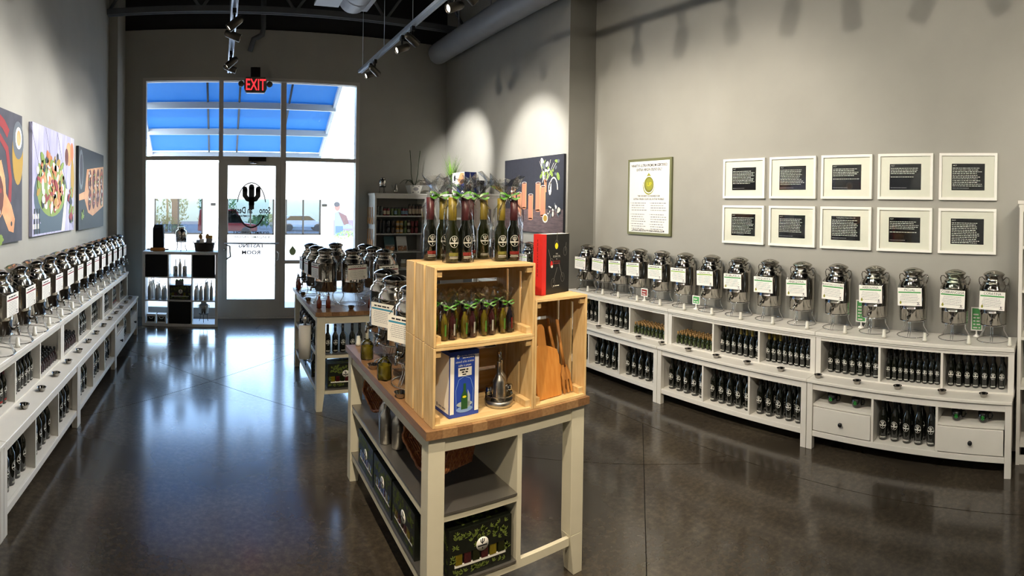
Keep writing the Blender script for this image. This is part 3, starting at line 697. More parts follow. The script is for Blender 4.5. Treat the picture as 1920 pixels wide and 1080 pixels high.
for x in (.25, .7, 1.1): s.stroke([(x - .3, H_ - .01), (x + .35, .01)], .012, 12, 1)
s.ell(.62, .4, .58, .36, 9, 2, 28); s.rect(.08, .02, 1.05, .12, 9, 1); s.ell(.62, .48, .5, .3, 6, 3, 24)
blobs(s, .6, .55, .48, .3, 130, [6, 6, 7, 7, 2, 8, 8, 4, 3, 10], .03, .085, 4)
s.ell(1.25, .9, .12, .14, 3, 3, 18); s.ell(1.16, .86, .07, .1, 11, 4, 14); s.ell(1.38, .93, .07, .12, 7, 4, 14); s.ell(1.4, .62, .07, .24, 4, 5, 16); blobs(s, 1.32, .3, .1, .2, 24, [6, 10, 2], .03, .07, 6)
s.poly([(.95, .01), (1.12, .5), (1.2, .48), (1.08, .01)], 8, 4)
for i in range(6):
    for j in range(5):
        if (i + j) % 2: s.rect(.01 + i * .035, .02 + j * .05, .045 + i * .035, .07 + j * .05, 10 if i % 2 else 8, 5)
canvas('food canvas of a colourful salad bowl on lilac planks', (-1.763, 4.80, 1.669), LZ, W_, 1.108, AM[1], s, AM)
s = Sheet()      # bruschetta board
s.ell(.12, .78, .12, .26, 5, 2, 18); s.ell(.13, .78, .08, .2, 0, 3, 16)
s.poly([(.02, .46), (.3, .5), (.42, .8), (1.43, .9), (1.43, .3), (.75, .17), (.48, .22), (.3, .4), (.02, .38)], 3, 2)
for i in range(4):
    for j in range(2):
        cx, cy = .58 + i * .24, .66 - j * .27 + i * .02
        s.ell(cx, cy, .09, .15, 11, 4, 16, -15); blobs(s, cx, cy, .07, .12, 12, [2, 7, 6, 8, 11], .02, .04, 5)
blobs(s, .2, .2, .08, .06, 10, [6], .02, .05, 4)
canvas('food canvas of bruschetta on a wooden board, next to the corner', (-1.763, 6.50, 1.646), LZ, 1.45, 1.073, AM[10], s, AM)
s = Sheet(); s.rect(0.002, .002, 1.478, .32, 14, 1)
for x, y, hh in ((.26, .3, .33), (.42, .22, .33), (.55, .33, .36), (.72, .18, .34), (.9, .3, .38), (1.02, .23, .4)):
    s.rect(x - .06, y, x + .06, y + hh, 13, 3); s.ell(x, y + hh, .06, .016, 8, 4, 14); s.ell(x, y + hh - .002, .05, .011, 11, 5, 14); s.rect(x + .045, y, x + .06, y + hh, 3, 4); s.ell(x, y, .06, .016, 13, 3, 14)
s.rect(1.04, .55, 1.1, .72, 13, 2); s.ring(1.26, .58, .1, .17, .02, 8, 3, 18, 0, 180); s.ell(1.18, .6, .035, .09, 8, 3, 14)
for i in range(26):
    x = random.uniform(.9, 1.4); y = .72 + random.random() * .25; s.ell(x, y, random.uniform(.01, .035), random.uniform(.02, .06), random.choice([8, 5, 6]), 3 + i % 6, 8, random.uniform(0, 180))
for i in range(8): s.stroke([(1.08, .68), (random.uniform(.9, 1.4), random.uniform(.8, 1.0))], .006, 8, 2)
s.ell(1.08, .2, .065, .06, 8, 5, 16); s.ell(1.08, .2, .045, .042, 4, 6, 14); blobs(s, 1.28, .3, .14, .08, 26, [8, 5, 10], .015, .04, 6)
canvas('dark canvas of copper cups and a flower vase on the far right wall', (4.112, 6.93, 1.651), RZ, 1.478, 1.04, AM[15], s, AM)

heads = [['FACT'] * 5, ['FACT', 'FACT', 'Tasting Extra Virgin Olive Oil', 'FACT', 'FACT']]
PW = mat('photo black', '#17171a', .12, coat=.3, var=.3, scale=5)
for r_, (z0, z1) in enumerate(((2.125, 2.535), (1.6585, 2.0525))):
    for c in range(5):
        h = z1 - z0; w = .512; t = thing('picture_frame', f'white framed black text print, {["top", "bottom"][r_]} row, {["first", "second", "third", "fourth", "fifth"][c]} from the left', 'picture', (4.553, 3.287 - .568 * c, z0), RZ, 'framed text prints on the right wall')
        b = .024
        MB().box(0, 0, 0, w, .03, b).box(0, 0, h - b, w, .03, h).box(0, 0, b, b, .03, h - b).box(w - b, 0, b, w, .03, h - b).obj('frame', PAPER, t)
        MB().box(b, .014, b, w - b, .024, h - b).obj('mat_board', PAPER2, t)
        x0, x1, y0, y1 = w * .215, w * .785, h * .21, h * .775
        MB().box(x0, .0125, y0, x1, .016, y1).obj('text_panel', PW, t)
        s = Sheet(); hd = heads[r_][c]; s2 = Sheet(); s3 = Sheet()
        if len(hd) < 6: s.text(hd, x0 + .012, y1 - .02, .014, 0, left=True)
        else: s.text(hd, w / 2, y1 - .02, .016, 0)
        n = [9, 10, 7, 6, 11, 11, 9, 10, 7, 12][r_ * 5 + c]
        for k in range(n):
            if k == n - 2 and n < 8: continue
            s2.words(x0 + .01, x1 - .012, y1 - .042 - k * .0155, .0062, 0, ragged=.06)
        s3.words(x0 + .01, x0 + .16, y0 + .016, .004, 1)
        for q_, nm in ((s, 'heading'), (s2, 'lettering'), (s3, 'credit_line')): q_.obj(nm, [PRINTW, GREY], t, y=.0123, eps=.0003)
        MB().box(b, .008, b, w - b, .0095, h - b).obj('glazing', PANE, t)
t = thing('wall_poster', 'white olive oil poster with a golden drop emblem in an olive frame', 'poster', (4.557, 4.727, 1.688), RZ)
MB().box(0, 0, 0, .713, .026, .911).obj('frame', mat('olive frame', '#6f7048', .4, var=.05), t)
MB().box(.03, -.002, .03, .683, .004, .881).obj('sheet', PAPER, t)
s = Sheet()
s.text('WHAT IS ULTRA PREMIUM CERTIFIED', .356, .815, .042, 0, sx=.84, bold=.02); s.text('EXTRA VIRGIN OLIVE OIL?', .356, .765, .042, 0, sx=.84, bold=.02)
s.poly([(.356, .74)] + [(.356 + .095 * math.cos(R(a)), .59 + .11 * math.sin(R(a))) for a in range(35, -216, -18)], 1, 1)
s.ell(.366, .6, .075, .09, 2, 2); s.ring(.36, .6, .09, .105, .012, 3, 3, 24); s.ell(.366, .605, .062, .074, 4, 3); s.text('UP', .366, .58, .07, 5, 4, sx=.9)
s.text('THE HIGHEST STANDARD FOR', .356, .455, .03, 0, sx=.88, bold=.02); s.text('EXTRA VIRGIN OLIVE OIL IN THE WORLD', .356, .418, .03, 0, sx=.88, bold=.02)
for x in (.07, .39):
    for y in (.375, .24, .125):
        s.ell(x - .012, y + .005, .005, .005, 6, 1, 8)
        for k in range(4): s.words(x + .005, x + .26, y - k * .028, .01, 6, ragged=.06)
s.text('WWW.UPEXTRAVIRGINOLIVEOIL.COM', .356, .042, .032, 0, sx=.93, bold=.02)
s.obj('print', [INK, OLIV, OLIV2, PAPER, OLIV, YEL, GREY], t, y=-.0022)

# ================================================================== the two islands
IW, IL, IZ = .955, 1.57, .965
STAVE = [mat(f'stave {i}', a, .38, c2=b, scale=5, stretch=(14, 1.5, 14)) for i, (a, b) in enumerate((('#7d5c3e', '#95714e'), ('#8a6847', '#a3805a'), ('#6f5034', '#876445')))]
def island(label, loc):
    t = thing('kitchen_island', label, 'table', loc, 0)
    n = 12
    for k in range(n): MB().box(IW * k / n + .0004, 0, .925, IW * (k + 1) / n - .0004, IL, IZ).obj('stave', STAVE[(k * 7 + k // 3) % 3], t)
    for x in (.02, IW - .105):
        for y in (.02, IL - .105):
            i = x + .055 if x < .5 else x + .03; p = .085
            a0, a1 = (x, x + .06) if x < .5 else (x + .025, x + p)
            MB().box(x, y, .22, x + p, y + p, .925).hexa([(a0, y, 0), (a1, y, 0), (a1, y + p, 0), (a0, y + p, 0), (x, y, .22), (x + p, y, .22), (x + p, y + p, .22), (x, y + p, .22)]).obj('leg', CREAM, t, bev=.002)
    for y in (.03, IL - .055):
        MB().box(.105, y, .848, IW - .105, y + .025, .925).obj('apron', CREAM, t)
        MB().box(.105, y, .165, IW - .105, y + .025, .208).obj('rail', CREAM, t)
        MB().box(.105, y, .512, .51, y + .025, .546).obj('rail', CREAM, t)
    for x in (.03, IW - .055): MB().box(x, .105, .848, x + .025, IL - .105, .925).obj('apron', CREAM, t)
    for z in (.165, .512): MB().box(.03, .105, z, .055, IL - .105, z + .038).obj('rail', CREAM, t)
    for z in (.206, .548): MB().box(.028, .022, z, .508, IL - .022, z + .01).obj('steel_shelf', SHEET, t)
    MB().box(.51, .03, .208, .538, IL - .03, .848).obj('divider_panel', CREAM, t)
    return t
I1 = (.926, 2.225); I2 = (.918, 4.975)
island('cream island table in the foreground with wooden crates on its block top', (*I1, 0))
island('cream island table farther back, crowded with steel dispensers', (*I2, 0))
Z1 = IZ + .0015
# dispensers on the islands
dispenser((1.175, 3.60, Z1), R(-75), 'steel dispenser at the far corner of the foreground island', 'dispensers on the islands', None, 'blue', False)
dispenser((1.135, 3.27, Z1), R(-65), 'steel dispenser with blue-banded card, middle of the foreground island', 'dispensers on the islands', None, 'blue', cz=.33)
dispenser((1.115, 2.87, Z1), R(-60), 'steel dispenser with blue-banded card, half hidden behind the crates', 'dispensers on the islands', None, 'blue', cz=.33)
far = [((1.105, 5.42), -80, None, 'front corner'), ((1.075, 5.78), -88, None, 'second along the window-side row'), ((1.075, 6.14), -90, None, 'last along the window-side row'), ((1.375, 5.34), 8, 'COCONUT', ''),
       ((1.68, 5.22), 5, None, 'end nearest the crates'), ((1.68, 5.6), 90, None, 'second in the aisle-side row'), ((1.68, 5.96), 90, None, 'third in the aisle-side row'), ((1.38, 6.2), 90, None, 'back centre')]
for (x, y), a, ti, w in far:
    dispenser((x, y, Z1), R(a), f'steel dispenser with a card reading {ti} on the far island' if ti else f'steel dispenser on the far island, {w}', 'dispensers on the islands', ti, 'left', a in (8, 5) or True)
for k, (x, y) in enumerate(((1.015, 3.755), (.992, 3.05))): put('cup', (x, y, IZ), 0, f'white tasting cup on the foreground island, {["at its far corner", "between the two steel bowls"][k]}', 'cups on the islands', 'cup')
for k, (x, y) in enumerate(((.963, 3.2), (.962, 2.68))): put('bowl', (x, y, IZ), 0, f'steel bowl on the foreground island, {["farther", "nearer"][k]} of the two', 'bowls on the islands', 'bowl')
put('cup', (1.6, 5.04, IZ), 0, 'white tasting cup at the near end of the far island', 'cups on the islands', 'cup')
for k, (x, y) in enumerate(((.953, 5.96), (.953, 5.6), (1.3, 5.1))): put('bowl', (x, y, IZ), 0, f'steel bowl on the far island, {["farthest along its edge", "second along its edge", "in front of the coconut dispenser"][k]}', 'bowls on the islands', 'bowl')
def carafe(loc, label, glass, k=1.0):
    t = thing('oil_carafe', label, 'carafe', loc, R(20))
    MB().lathe([(0, .004), (.042 * k, .004), (.043 * k, .012), (.043 * k, .085 * k)], 6).obj('oil', glass, t)
    MB().lathe([(0, 0), (.046 * k, 0), (.047 * k, .01), (.047 * k, .1 * k), (.03 * k, .118 * k), (.022 * k, .122 * k), (.022 * k, .135 * k)], 6).obj('glass', CLEARB, t)
carafe((.985, 3.42, Z1), 'clear carafe of golden oil by the middle dispenser, foreground island', YOIL); carafe((.972, 2.995, Z1), 'clear carafe of golden oil nearest the crates, foreground island', YOIL)
def samp(loc, label, glass, h=.12):
    t = thing('sample_flask', label, 'bottle', loc, 0, 'small flasks on the far island'); r = .026
    MB().lathe([(0, 0), (r, .002), (r, h * .6), (r * .5, h * .75), (r * .45, h)], 12).obj('flask', glass, t); MB().lathe([(r * .55, h), (r * .6, h + .02), (.006, h + .025), (.004, h + .05), (0, h + .05)], 10).obj('pourer', CHROME, t)
samp((.968, 6.45, Z1), 'red vinegar flask at the far corner of the far island', AMBER, .14); samp((.957, 6.28, Z1), 'red vinegar flask, second along the far island edge', AMBER, .14)
samp((.99, 5.17, Z1), 'amber flask with sprig at the near corner of the far island', AMBER); samp((1.085, 5.18, Z1), 'amber flask beside the corner flask on the far island', AMBER)
samp((1.5, 5.1, Z1), 'dark amber flask beside the coconut dispenser', AMBER, .13)
# paper towel on the far island's side
t = thing('paper_towel_holder', 'white paper towel roll on a holder beside the far island', 'paper towels', (.855, 5.2, .47))
MB().lathe([(.02, 0), (.062, 0), (.062, .33), (.02, .33)], 24).obj('paper_roll', PAPER, t)
MB().lathe([(0, -.03), (.012, -.03), (.012, .36), (.025, .37), (.028, .39), (.02, .42), (0, .425)], 14).obj('rod', BRUSH, t)
MB().tube([(0, 0, -.02), (.07, 0, -.04), (.083, 0, -.02), (.083, 0, .05)], .006, 8).obj('bracket', BRUSH, t)

# ------------------------------------------------------------------ crates
def crate(label, loc, W, H, D):
    t = thing('wooden_crate', label, 'crate', loc, 0, 'pine crates on the island'); th = .013; n = 3; g = .02
    w = (D - g * (n - 1)) / n
    for k in range(n):
        y = k * (w + g)
        MB().box(0, y, 0, th, y + w, H).obj('slat', PINE, t, bev=.0015); MB().box(W - th, y, 0, W, y + w, H).obj('slat', PINE, t, bev=.0015)
    w2_ = (D - .004 * 2) / 3
    for k in range(n):
        y = k * (w2_ + .004)
        for z in (0, H - th): MB().box(th, y, z, W - th, y + w2_, z + th).obj('slat', PINEX, t)
    hh = (H - 2 * th - .02 * 2) / 3
    for k in range(3): MB().box(th, D - th, th + k * (hh + .02), W - th, D, th + k * (hh + .02) + hh).obj('slat', PINEX, t)
    for x in (th, W - th - .03):
        for z in (th, H - th - .034): MB().box(x, .012, z, x + .03, D - th, z + .034).obj('corner_cleat', PINEX, t)
    return t
CY, ZC = 2.245, IZ + .001
crate('lower of the two stacked pine crates, holding a blue box', (.965, CY, ZC), .558, .373, .375)
crate('upper of the two stacked pine crates, holding small gift bags', (.965, CY, ZC + .375), .558, .373, .375)
crate('upright pine crate holding cutting boards, under the red and black book', (1.5255, CY, ZC), .345, .558, .375)
ZLOW, ZMID, ZTOP, ZR = ZC + .0145, ZC + .3895, ZC + .7495, ZC + .5595

# ------------------------------------------------------------------ cellophane gift packs
def ribbon(mb, pts, w, m=0):
    v = []; f = []
    for i, p in enumerate(pts): v += [(p[0], p[1] - .25 * w, p[2] - w / 2), (p[0], p[1] + .25 * w, p[2] + w / 2)]
    for i in range(len(pts) - 1): f.append((2 * i, 2 * i + 2, 2 * i + 3, 2 * i + 1))
    mb.add(v, f, m, True)
def pack(label, loc, rz, bw, bd, hb, top, bottles, group, k=1.0):
    t = thing('gift_pack', label, 'gift bag', loc, rz, group); N = 26; rows = []
    mb = MB(); v = []
    prof = [(0, 1, 1), (.25, 1.02, 1.05), (.55, 1.0, 1.0), (.8, .85, .85), (.93, .5, .6), (1.0, .2, .4), (1.06, .3, .5), (1.2, .75 if k == 1 else .6, .7), (1.34, .95 if k == 1 else .75, .5)]
    for i, (z, a, b) in enumerate(prof):
        for q in range(N):
            an = 2 * math.pi * q / N; cx, sy = math.cos(an), math.sin(an)
            e = .55; x = math.copysign(abs(cx) ** e, cx) * bw / 2 * a; y = math.copysign(abs(sy) ** e, sy) * bd / 2 * b
            jit = .004 * k + (.012 * k if z > .7 else 0) + (.03 * k if z > 1.15 else 0)
            v.append((x + random.uniform(-jit, jit), y + random.uniform(-jit, jit), (hb * z if z <= 1 else hb + (top - hb) * (z - 1) / .34) + (random.uniform(-.03, .03) * k if z > 1.3 else 0) + .001))
    f = [(i * N + q, i * N + (q + 1) % N, (i + 1) * N + (q + 1) % N, (i + 1) * N + q) for i in range(len(prof) - 1) for q in range(N)]
    mb.add(v, f, 0, False).obj('cellophane_bag', CELLO, t)
    rb = MB(); R_ = .042 * k
    for sgn in (-1, 1):
        ribbon(rb, [(0, -.02 * k, hb), (sgn * R_ * .6, -.03 * k, hb + .016 * k), (sgn * R_ * 1.25, -.03 * k, hb + .02 * k), (sgn * R_ * 1.35, -.03 * k, hb), (sgn * R_ * .8, -.03 * k, hb - .012 * k), (0, -.02 * k, hb)], .011 * k)
        ribbon(rb, [(0, -.02 * k, hb), (sgn * R_ * .5, -.035 * k, hb - .015 * k), (sgn * R_ * .9, -.04 * k, hb - .06 * k)], .006 * k, 1)
    rb.lathe([(0, -.012 * k), (.016 * k, -.008 * k), (.018 * k, .008 * k), (0, .012 * k)], 10, c=(0, -.005 * k, hb)).obj('ribbon', [RIBG, RIBK], t)
    for i, (bx, by, pr) in enumerate(bottles):
        c = copy_tree(GP[pr], (bx, by, .002), random.uniform(-.2, .2), parent=t)
        for key in ('label', 'category', 'group'):
            if key in c: del c[key]
        c.name = 'bottle'
    return t
GP = {}
def gbottle(key, h, r, cap, glass, logo=True, strip=None): GP[key] = bottle_proto('bottle', h, r, cap, glass, logo, strip)
def gb_(k, cap, glass, st=None):
    GP[k] = bottle_proto('bottle', .325, .0335, cap, glass, True, st, .6, .64)
gb_('olive', CAPY, OLIVEG); gb_('wine', CAPR, GLASSK, PRINTR); gb_('oliv2', CAPY, OLIVEG, OLIV2)
#gbottle('olive', .325, .0335, CAPY, OLIVEG, True); gbottle('wine', .325, .0335, CAPR, GLASSK, True, PRINTR); gbottle('oliv2', .325, .0335, CAPY, OLIVEG, True, LGRN)
def smallb(key, glass, lab):
    r = .0185; o = MB().lathe([(0, 0), (r, .001), (r, .085), (r * .7, .105), (r * .4, .115), (r * .4, .14)], 6, ph=.5).lathe([(r * .45, .128), (r * .5, .13), (r * .5, .15), (0, .15)], 8, m=1).obj('bottle', [glass, CAPK])
    MB().box(-.004, -r * 1.02, .02, .004, -r * .8, .075).obj('label', lab, o); GP[key] = o
smallb('sy', YOIL, PRINTG); smallb('sr', ROIL, PRINTW); smallb('sd', DOIL, PRINTR)
G1 = 'cellophane gift bags on top of the crates'
pack('cellophane gift bag of two bottles at the back left of the crate top', (1.11, 2.56, ZTOP), .05, .16, .09, .335, .43, [(-.04, 0, 'wine'), (.04, .01, 'olive')], G1)
pack('cellophane gift bag of two bottles in front, over the small gift bags', (1.17, 2.42, ZTOP), .05, .16, .09, .335, .43, [(-.037, 0, 'oliv2'), (.037, 0, 'wine')], G1)
pack('cellophane gift bag of two bottles behind the front bag', (1.34, 2.545, ZTOP), -.1, .16, .09, .335, .445, [(-.04, 0, 'wine'), (.04, .005, 'olive')], G1)
pack('cellophane gift bag of two bottles standing alone, toward the book', (1.447, 2.405, ZTOP), -.15, .16, .09, .335, .43, [(-.036, 0, 'oliv2'), (.036, 0, 'wine')], G1)
G2 = 'small gift bags inside the upper crate'
for k, (x, a, b) in enumerate(((1.07, 'sy', 'sr'), (1.182, 'sy', 'sr'), (1.294, 'sy', 'sr'), (1.406, 'sy', 'sd'))):
    pack(f'small cellophane gift bag in the upper crate, {["first", "second", "third", "fourth"][k]} from the left', (x, 2.315 + .006 * k, ZMID), .05, .083, .046, .155, .225, [(-.022, 0, a), (.022, 0, b)], G2, .62)
for k, x in enumerate((1.07, 1.182, 1.294, 1.406)):
    pack(f'small cellophane gift bag in the back row of the upper crate, {["first", "second", "third", "fourth"][k]} from the left', (x, 2.43, ZMID), .05, .083, .046, .155, .225, [(-.022, 0, 'sy'), (.022, 0, 'sr')], G2, .62)
for o in list(GP.values()):      # the patterns for the copies are not part of the shop
    for ch in list(o.children): bpy.data.objects.remove(ch)
    bpy.data.objects.remove(o)
# ------------------------------------------------------------------ things in and on the crates
t = thing('recipe_book', 'tall black book with red spine standing on the upright crate', 'book', (1.628, 2.335, ZR), R(13))
MB().box(.0, .002, .0, .226, .062, .327).obj('cover', BOOKK, t); MB().box(-.004, .0, .0, .03, .064, .328).obj('spine', RED, t); MB().box(.03, .006, .003, .224, .058, .3285).obj('pages', PAPER, t)
s = Sheet()
for x, y, a, L in ((.115, .27, 85, .07), (.075, .17, 110, .08), (.19, .23, 80, .05), (.09, .06, 68, .09), (.17, .085, 112, .09)):
    dx_, dz = math.cos(R(a)), math.sin(R(a)); s.stroke([(x, y), (x + dx_ * L, y + dz * L)], .004, 0, 1); s.ring(x, y, .016, .026, .0025, 0, 1, 16)
s.ell(.115, .262, .013, .017, 1, 2, 14); s.ell(.075, .165, .01, .017, 2, 2, 12); s.ell(.078, .15, .008, .008, 3, 3, 10)
s.text('THE', .118, .215, .01, 3, 1); s.text('OLIVE OIL', .118, .2, .014, 3, 1); s.text('&', .118, .187, .01, 3, 1); s.text('VINEGAR', .118, .172, .014, 4, 1); s.words(.09, .145, .163, .004, 4, 1); s.words(.09, .145, .04, .005, 3, 1)
s.obj('print', [mat('spoon silver', '#7b7a76', .3, .6), YEL, RED, PRINTW, PRINTR], t, y=.0018)
s = Sheet(); s.words(.1, .3, 0, .006, 0); s.obj('spine_lettering', mat('spine ink', '#7d1512', .6), t, fn=lambda a, b, k: (-.0044, .03 + b, a))
t = thing('product_box', 'blue and white boxed oil stand inside the lower crate', 'box', (1.071, 2.292, ZLOW), R(4))
MB().box(0, 0, 0, .164, .155, .318).obj('carton', BLUEBX, t)
s = Sheet(); s.rect(.002, .018, .024, .296, 0, 1); s.rect(.14, .018, .162, .296, 0, 1); s.ell(.045, .292, .008, .01, 0, 1, 12); s.text('LA NUOVA SANSONE', .097, .29, .011, 0, 1, sx=.85); s.words(.07, .14, .282, .004, 0, 1)
s.text('stand olio aceto', .083, .262, .016, 0, 1); s.text('sale e pepe', .083, .244, .016, 0, 1); s.rect(.046, .196, .122, .238, 0, 2); s.words(.054, .114, .224, .007, 3, 3); s.words(.066, .1, .212, .007, 3, 3); s.words(.07, .098, .201, .006, 3, 3)
s.stroke([(.038, .03), (.034, .13), (.05, .18), (.083, .195), (.116, .18), (.132, .13), (.128, .03)], .0025, 1, 1); s.ell(.083, .035, .045, .016, 1, 2, 18); s.ell(.083, .06, .044, .014, 4, 3, 18)
s.poly([(.064, .035), (.1, .035), (.1, .1), (.09, .125), (.09, .16), (.076, .16), (.076, .125), (.064, .1)], 2, 4); s.ell(.082, .095, .011, .006, 5, 5, 12); s.poly([(.1, .04), (.114, .045), (.114, .1), (.1, .13)], 4, 3)
s.obj('print', [PAPER, mat('pale line', '#7fa2d8', .5), mat('bottle green', '#24552a', .5), INK, mat('pale glass', '#a8b7bc', .4), YEL], t, y=-.0006)
s = Sheet(); s.rect(.01, .018, .15, .3, 0, 1); s.ell(.03, .035, .008, .01, 1, 2, 12); s.words(.045, .12, .03, .008, 1, 2)
s.obj('side_print', [PAPER, GREY], t, fn=lambda a, b, k: (-.0004 * k - .0004, .155 - a, b))
t = thing('cruet_set', 'steel cruet set on a round wooden tray inside the lower crate', 'cruet set', (1.385, 2.36, ZLOW))
MB().lathe([(0, 0), (.07, 0), (.073, .006), (.073, .03), (.066, .032), (.064, .015), (0, .013)], 28).obj('tray', BRUSH, t)
for x, y in ((-.012, -.02), (.02, .02)):
    b_ = MB().lathe([(0, .014), (.031, .014), (.032, .02), (.032, .125), (.029, .138), (.015, .155), (.0115, .165), (.0115, .222), (.014, .224), (0, .228)], 20).obj('steel_bottle', BRUSH, t, loc=(x, y, 0)); MB().tube([(0, 0, .23), (0, 0, .25), (-.004, 0, .275)], .005, 8).obj('spout', CHROME, b_)
for x, y in ((.055, -.005), (-.055, .012)): b_ = MB().lathe([(0, .014), (.017, .014), (.017, .07), (0, .07)], 16).obj('shaker', CLEARB, t, loc=(x, y, 0)); MB().lathe([(.018, .07), (.019, .072), (.019, .095), (0, .097)], 16).obj('shaker_lid', CHROME, b_)
MB().tube(arc(0, 0, .07, 0, 360, 28, .055)[:-1], .0025, 6, closed=True).obj('guard_ring', CHROME, t)
def board(label, loc, rot, pts, m, th=.014):
    o = MB().slab(pts, 0, th).obj('cutting_board', m, None, loc=loc, rot=rot, bev=.002); return tag(o, label, 'cutting board', 'boards in the upright crate')
pad = [(0, 0), (.165, 0), (.168, .21), (.155, .245), (.12, .262), (.085, .275), (.08, .37), (.066, .39), (.044, .39), (.03, .37), (.026, .28), (.0, .25)]
board('large paddle-shaped beech cutting board leaning in the upright crate', (1.58, 2.285, ZC + .0165), (R(-9), 0, R(4)), pad, BEECH)
board('narrow olive wood board leaning behind the paddle board', (1.575, 2.37, ZC + .0165), (R(-8), 0, R(6)), [(0, 0), (.09, 0), (.09, .24), (.06, .28), (.055, .4), (.03, .4), (.028, .28), (0, .25)], OLWOOD)
def utensil(name, label, loc, rot, kind):
    mb = MB(); mb.tube([(0, 0, .14), (.0, .004, .25), (0, 0, .4)], .009, 8)
    if kind == 'spoon': mb.slab([(.032 * math.sin(R(a)), .075 + .075 * math.cos(R(a))) for a in range(0, 360, 20)], -.005, .006)
    else: mb.slab([(-.012, .15), (-.03, .1), (-.03, 0), (-.018, 0), (-.016, .07), (-.006, .07), (-.006, 0), (.006, 0), (.006, .07), (.016, .07), (.018, 0), (.03, 0), (.03, .1), (.012, .15)], -.005, .006)
    return tag(mb.obj(name, OLWOOD if kind == 'fork' else BEECH, None, loc=loc, rot=rot), label, name.split('_')[-1], 'wooden utensils in the upright crate')
utensil('serving_fork', 'olive wood serving fork leaning in the upright crate', (1.79, 2.3, ZC + .02), (R(-10), R(-5), 0), 'fork'); utensil('serving_spoon', 'wooden serving spoon leaning in the upright crate', (1.795, 2.36, ZC + .02), (R(-10), R(-9), 0), 'spoon')
# ------------------------------------------------------------------ island shelves
def basket(label, loc, rot, w, d, h, m=WICKER, hexa_=True):
    t = thing('wicker_basket', label, 'basket', loc, 0, None); t.rotation_euler = rot
    n = 6 if hexa_ else 8; ring = []
    def outline(f, z, ph=0, wob=0):
        pts = []
        C = [(w * f * math.cos(R(a)), d * f * math.sin(R(a))) for a in range(0, 360, 360 // n)]
        for i in range(n):
            a, b = C[i], C[(i + 1) % n]
            for k in range(8): u = k / 8; q = 1 + wob * (1 if (i * 8 + k + ph) % 2 else -1); pts.append(((a[0] + (b[0] - a[0]) * u) * q, (a[1] + (b[1] - a[1]) * u) * q, z))
        return pts
    L = 15
    wv = MB()
    for k in range(L): wv.tube(outline(.68 + .32 * k / (L - 1), h * (k + .3) / L, k, .012), h / L * .48, 5, closed=True)
    wv.obj('weave', m, t)
    for k, p in enumerate(outline(.68, 0)[::4]):
        q = outline(1.0, h)[k * 4]; MB().tube([(p[0], p[1], 0), (q[0], q[1], q[2])], .006, 5).obj('stake', m, t)
    for r_ in (0, .012): MB().tube(outline(1.03, h + r_, 0, .02), .009, 6, closed=True).obj('rim_braid', m, t)
    bt = outline(.66, .002); MB().add([(0, 0, .004)] + bt, [(0, i + 1, (i + 1) % len(bt) + 1) for i in range(len(bt))]).obj('bottom', m, t)
    return t
ZS1, ZS0 = .5595, .2175
basket('hexagonal wicker basket on its side at the far end of the island shelf', (1.27, 3.47, ZS1 + .15), (0, R(-78), R(10)), .15, .21, .2)
basket('hexagonal wicker basket on its side at the near end of the island shelf', (1.28, 2.62, ZS1 + .15), (0, R(-76), R(8)), .15, .25, .2)
def steelbottle(name, label, loc, h, r, group, cat='bottle'):
    o = MB().lathe([(0, 0), (r, .001), (r * 1.02, .006), (r, h * .5), (r * .9, h * .58), (r * .45, h * .68), (r * .36, h * .72), (r * .36, h * .82), (r * .42, h * .825), (0, h * .83)], 18).obj(name, BRUSH, None, loc=loc)
    MB().tube([(0, 0, h * .82), (0, 0, h * .9), (r * .3, 0, h)], r * .17, 8).obj('pourer', CHROME, o); return tag(o, label, cat, group)
for k, (x, y) in enumerate(((1.0, 3.05), (1.03, 3.16), (1.05, 2.96))): steelbottle('steel_bottle', f'brushed steel oil bottle between the wicker baskets, {["front", "farther", "nearer"][k]} one', (x, y, ZS1), .29, .036, 'steel bottles on the island shelf')
def leaves(s, x0, y0, x1, y1, n, m):
    for i in range(n):
        cx, cy, a = random.uniform(x0, x1), random.uniform(y0, y1), random.uniform(0, 180)
        for j in (-1, 0, 1): s.ell(cx + .01 * math.cos(R(a + j * 40)), cy + .01 * math.sin(R(a + j * 40)), .011, .0032, m, 1, 6, a + j * 40)
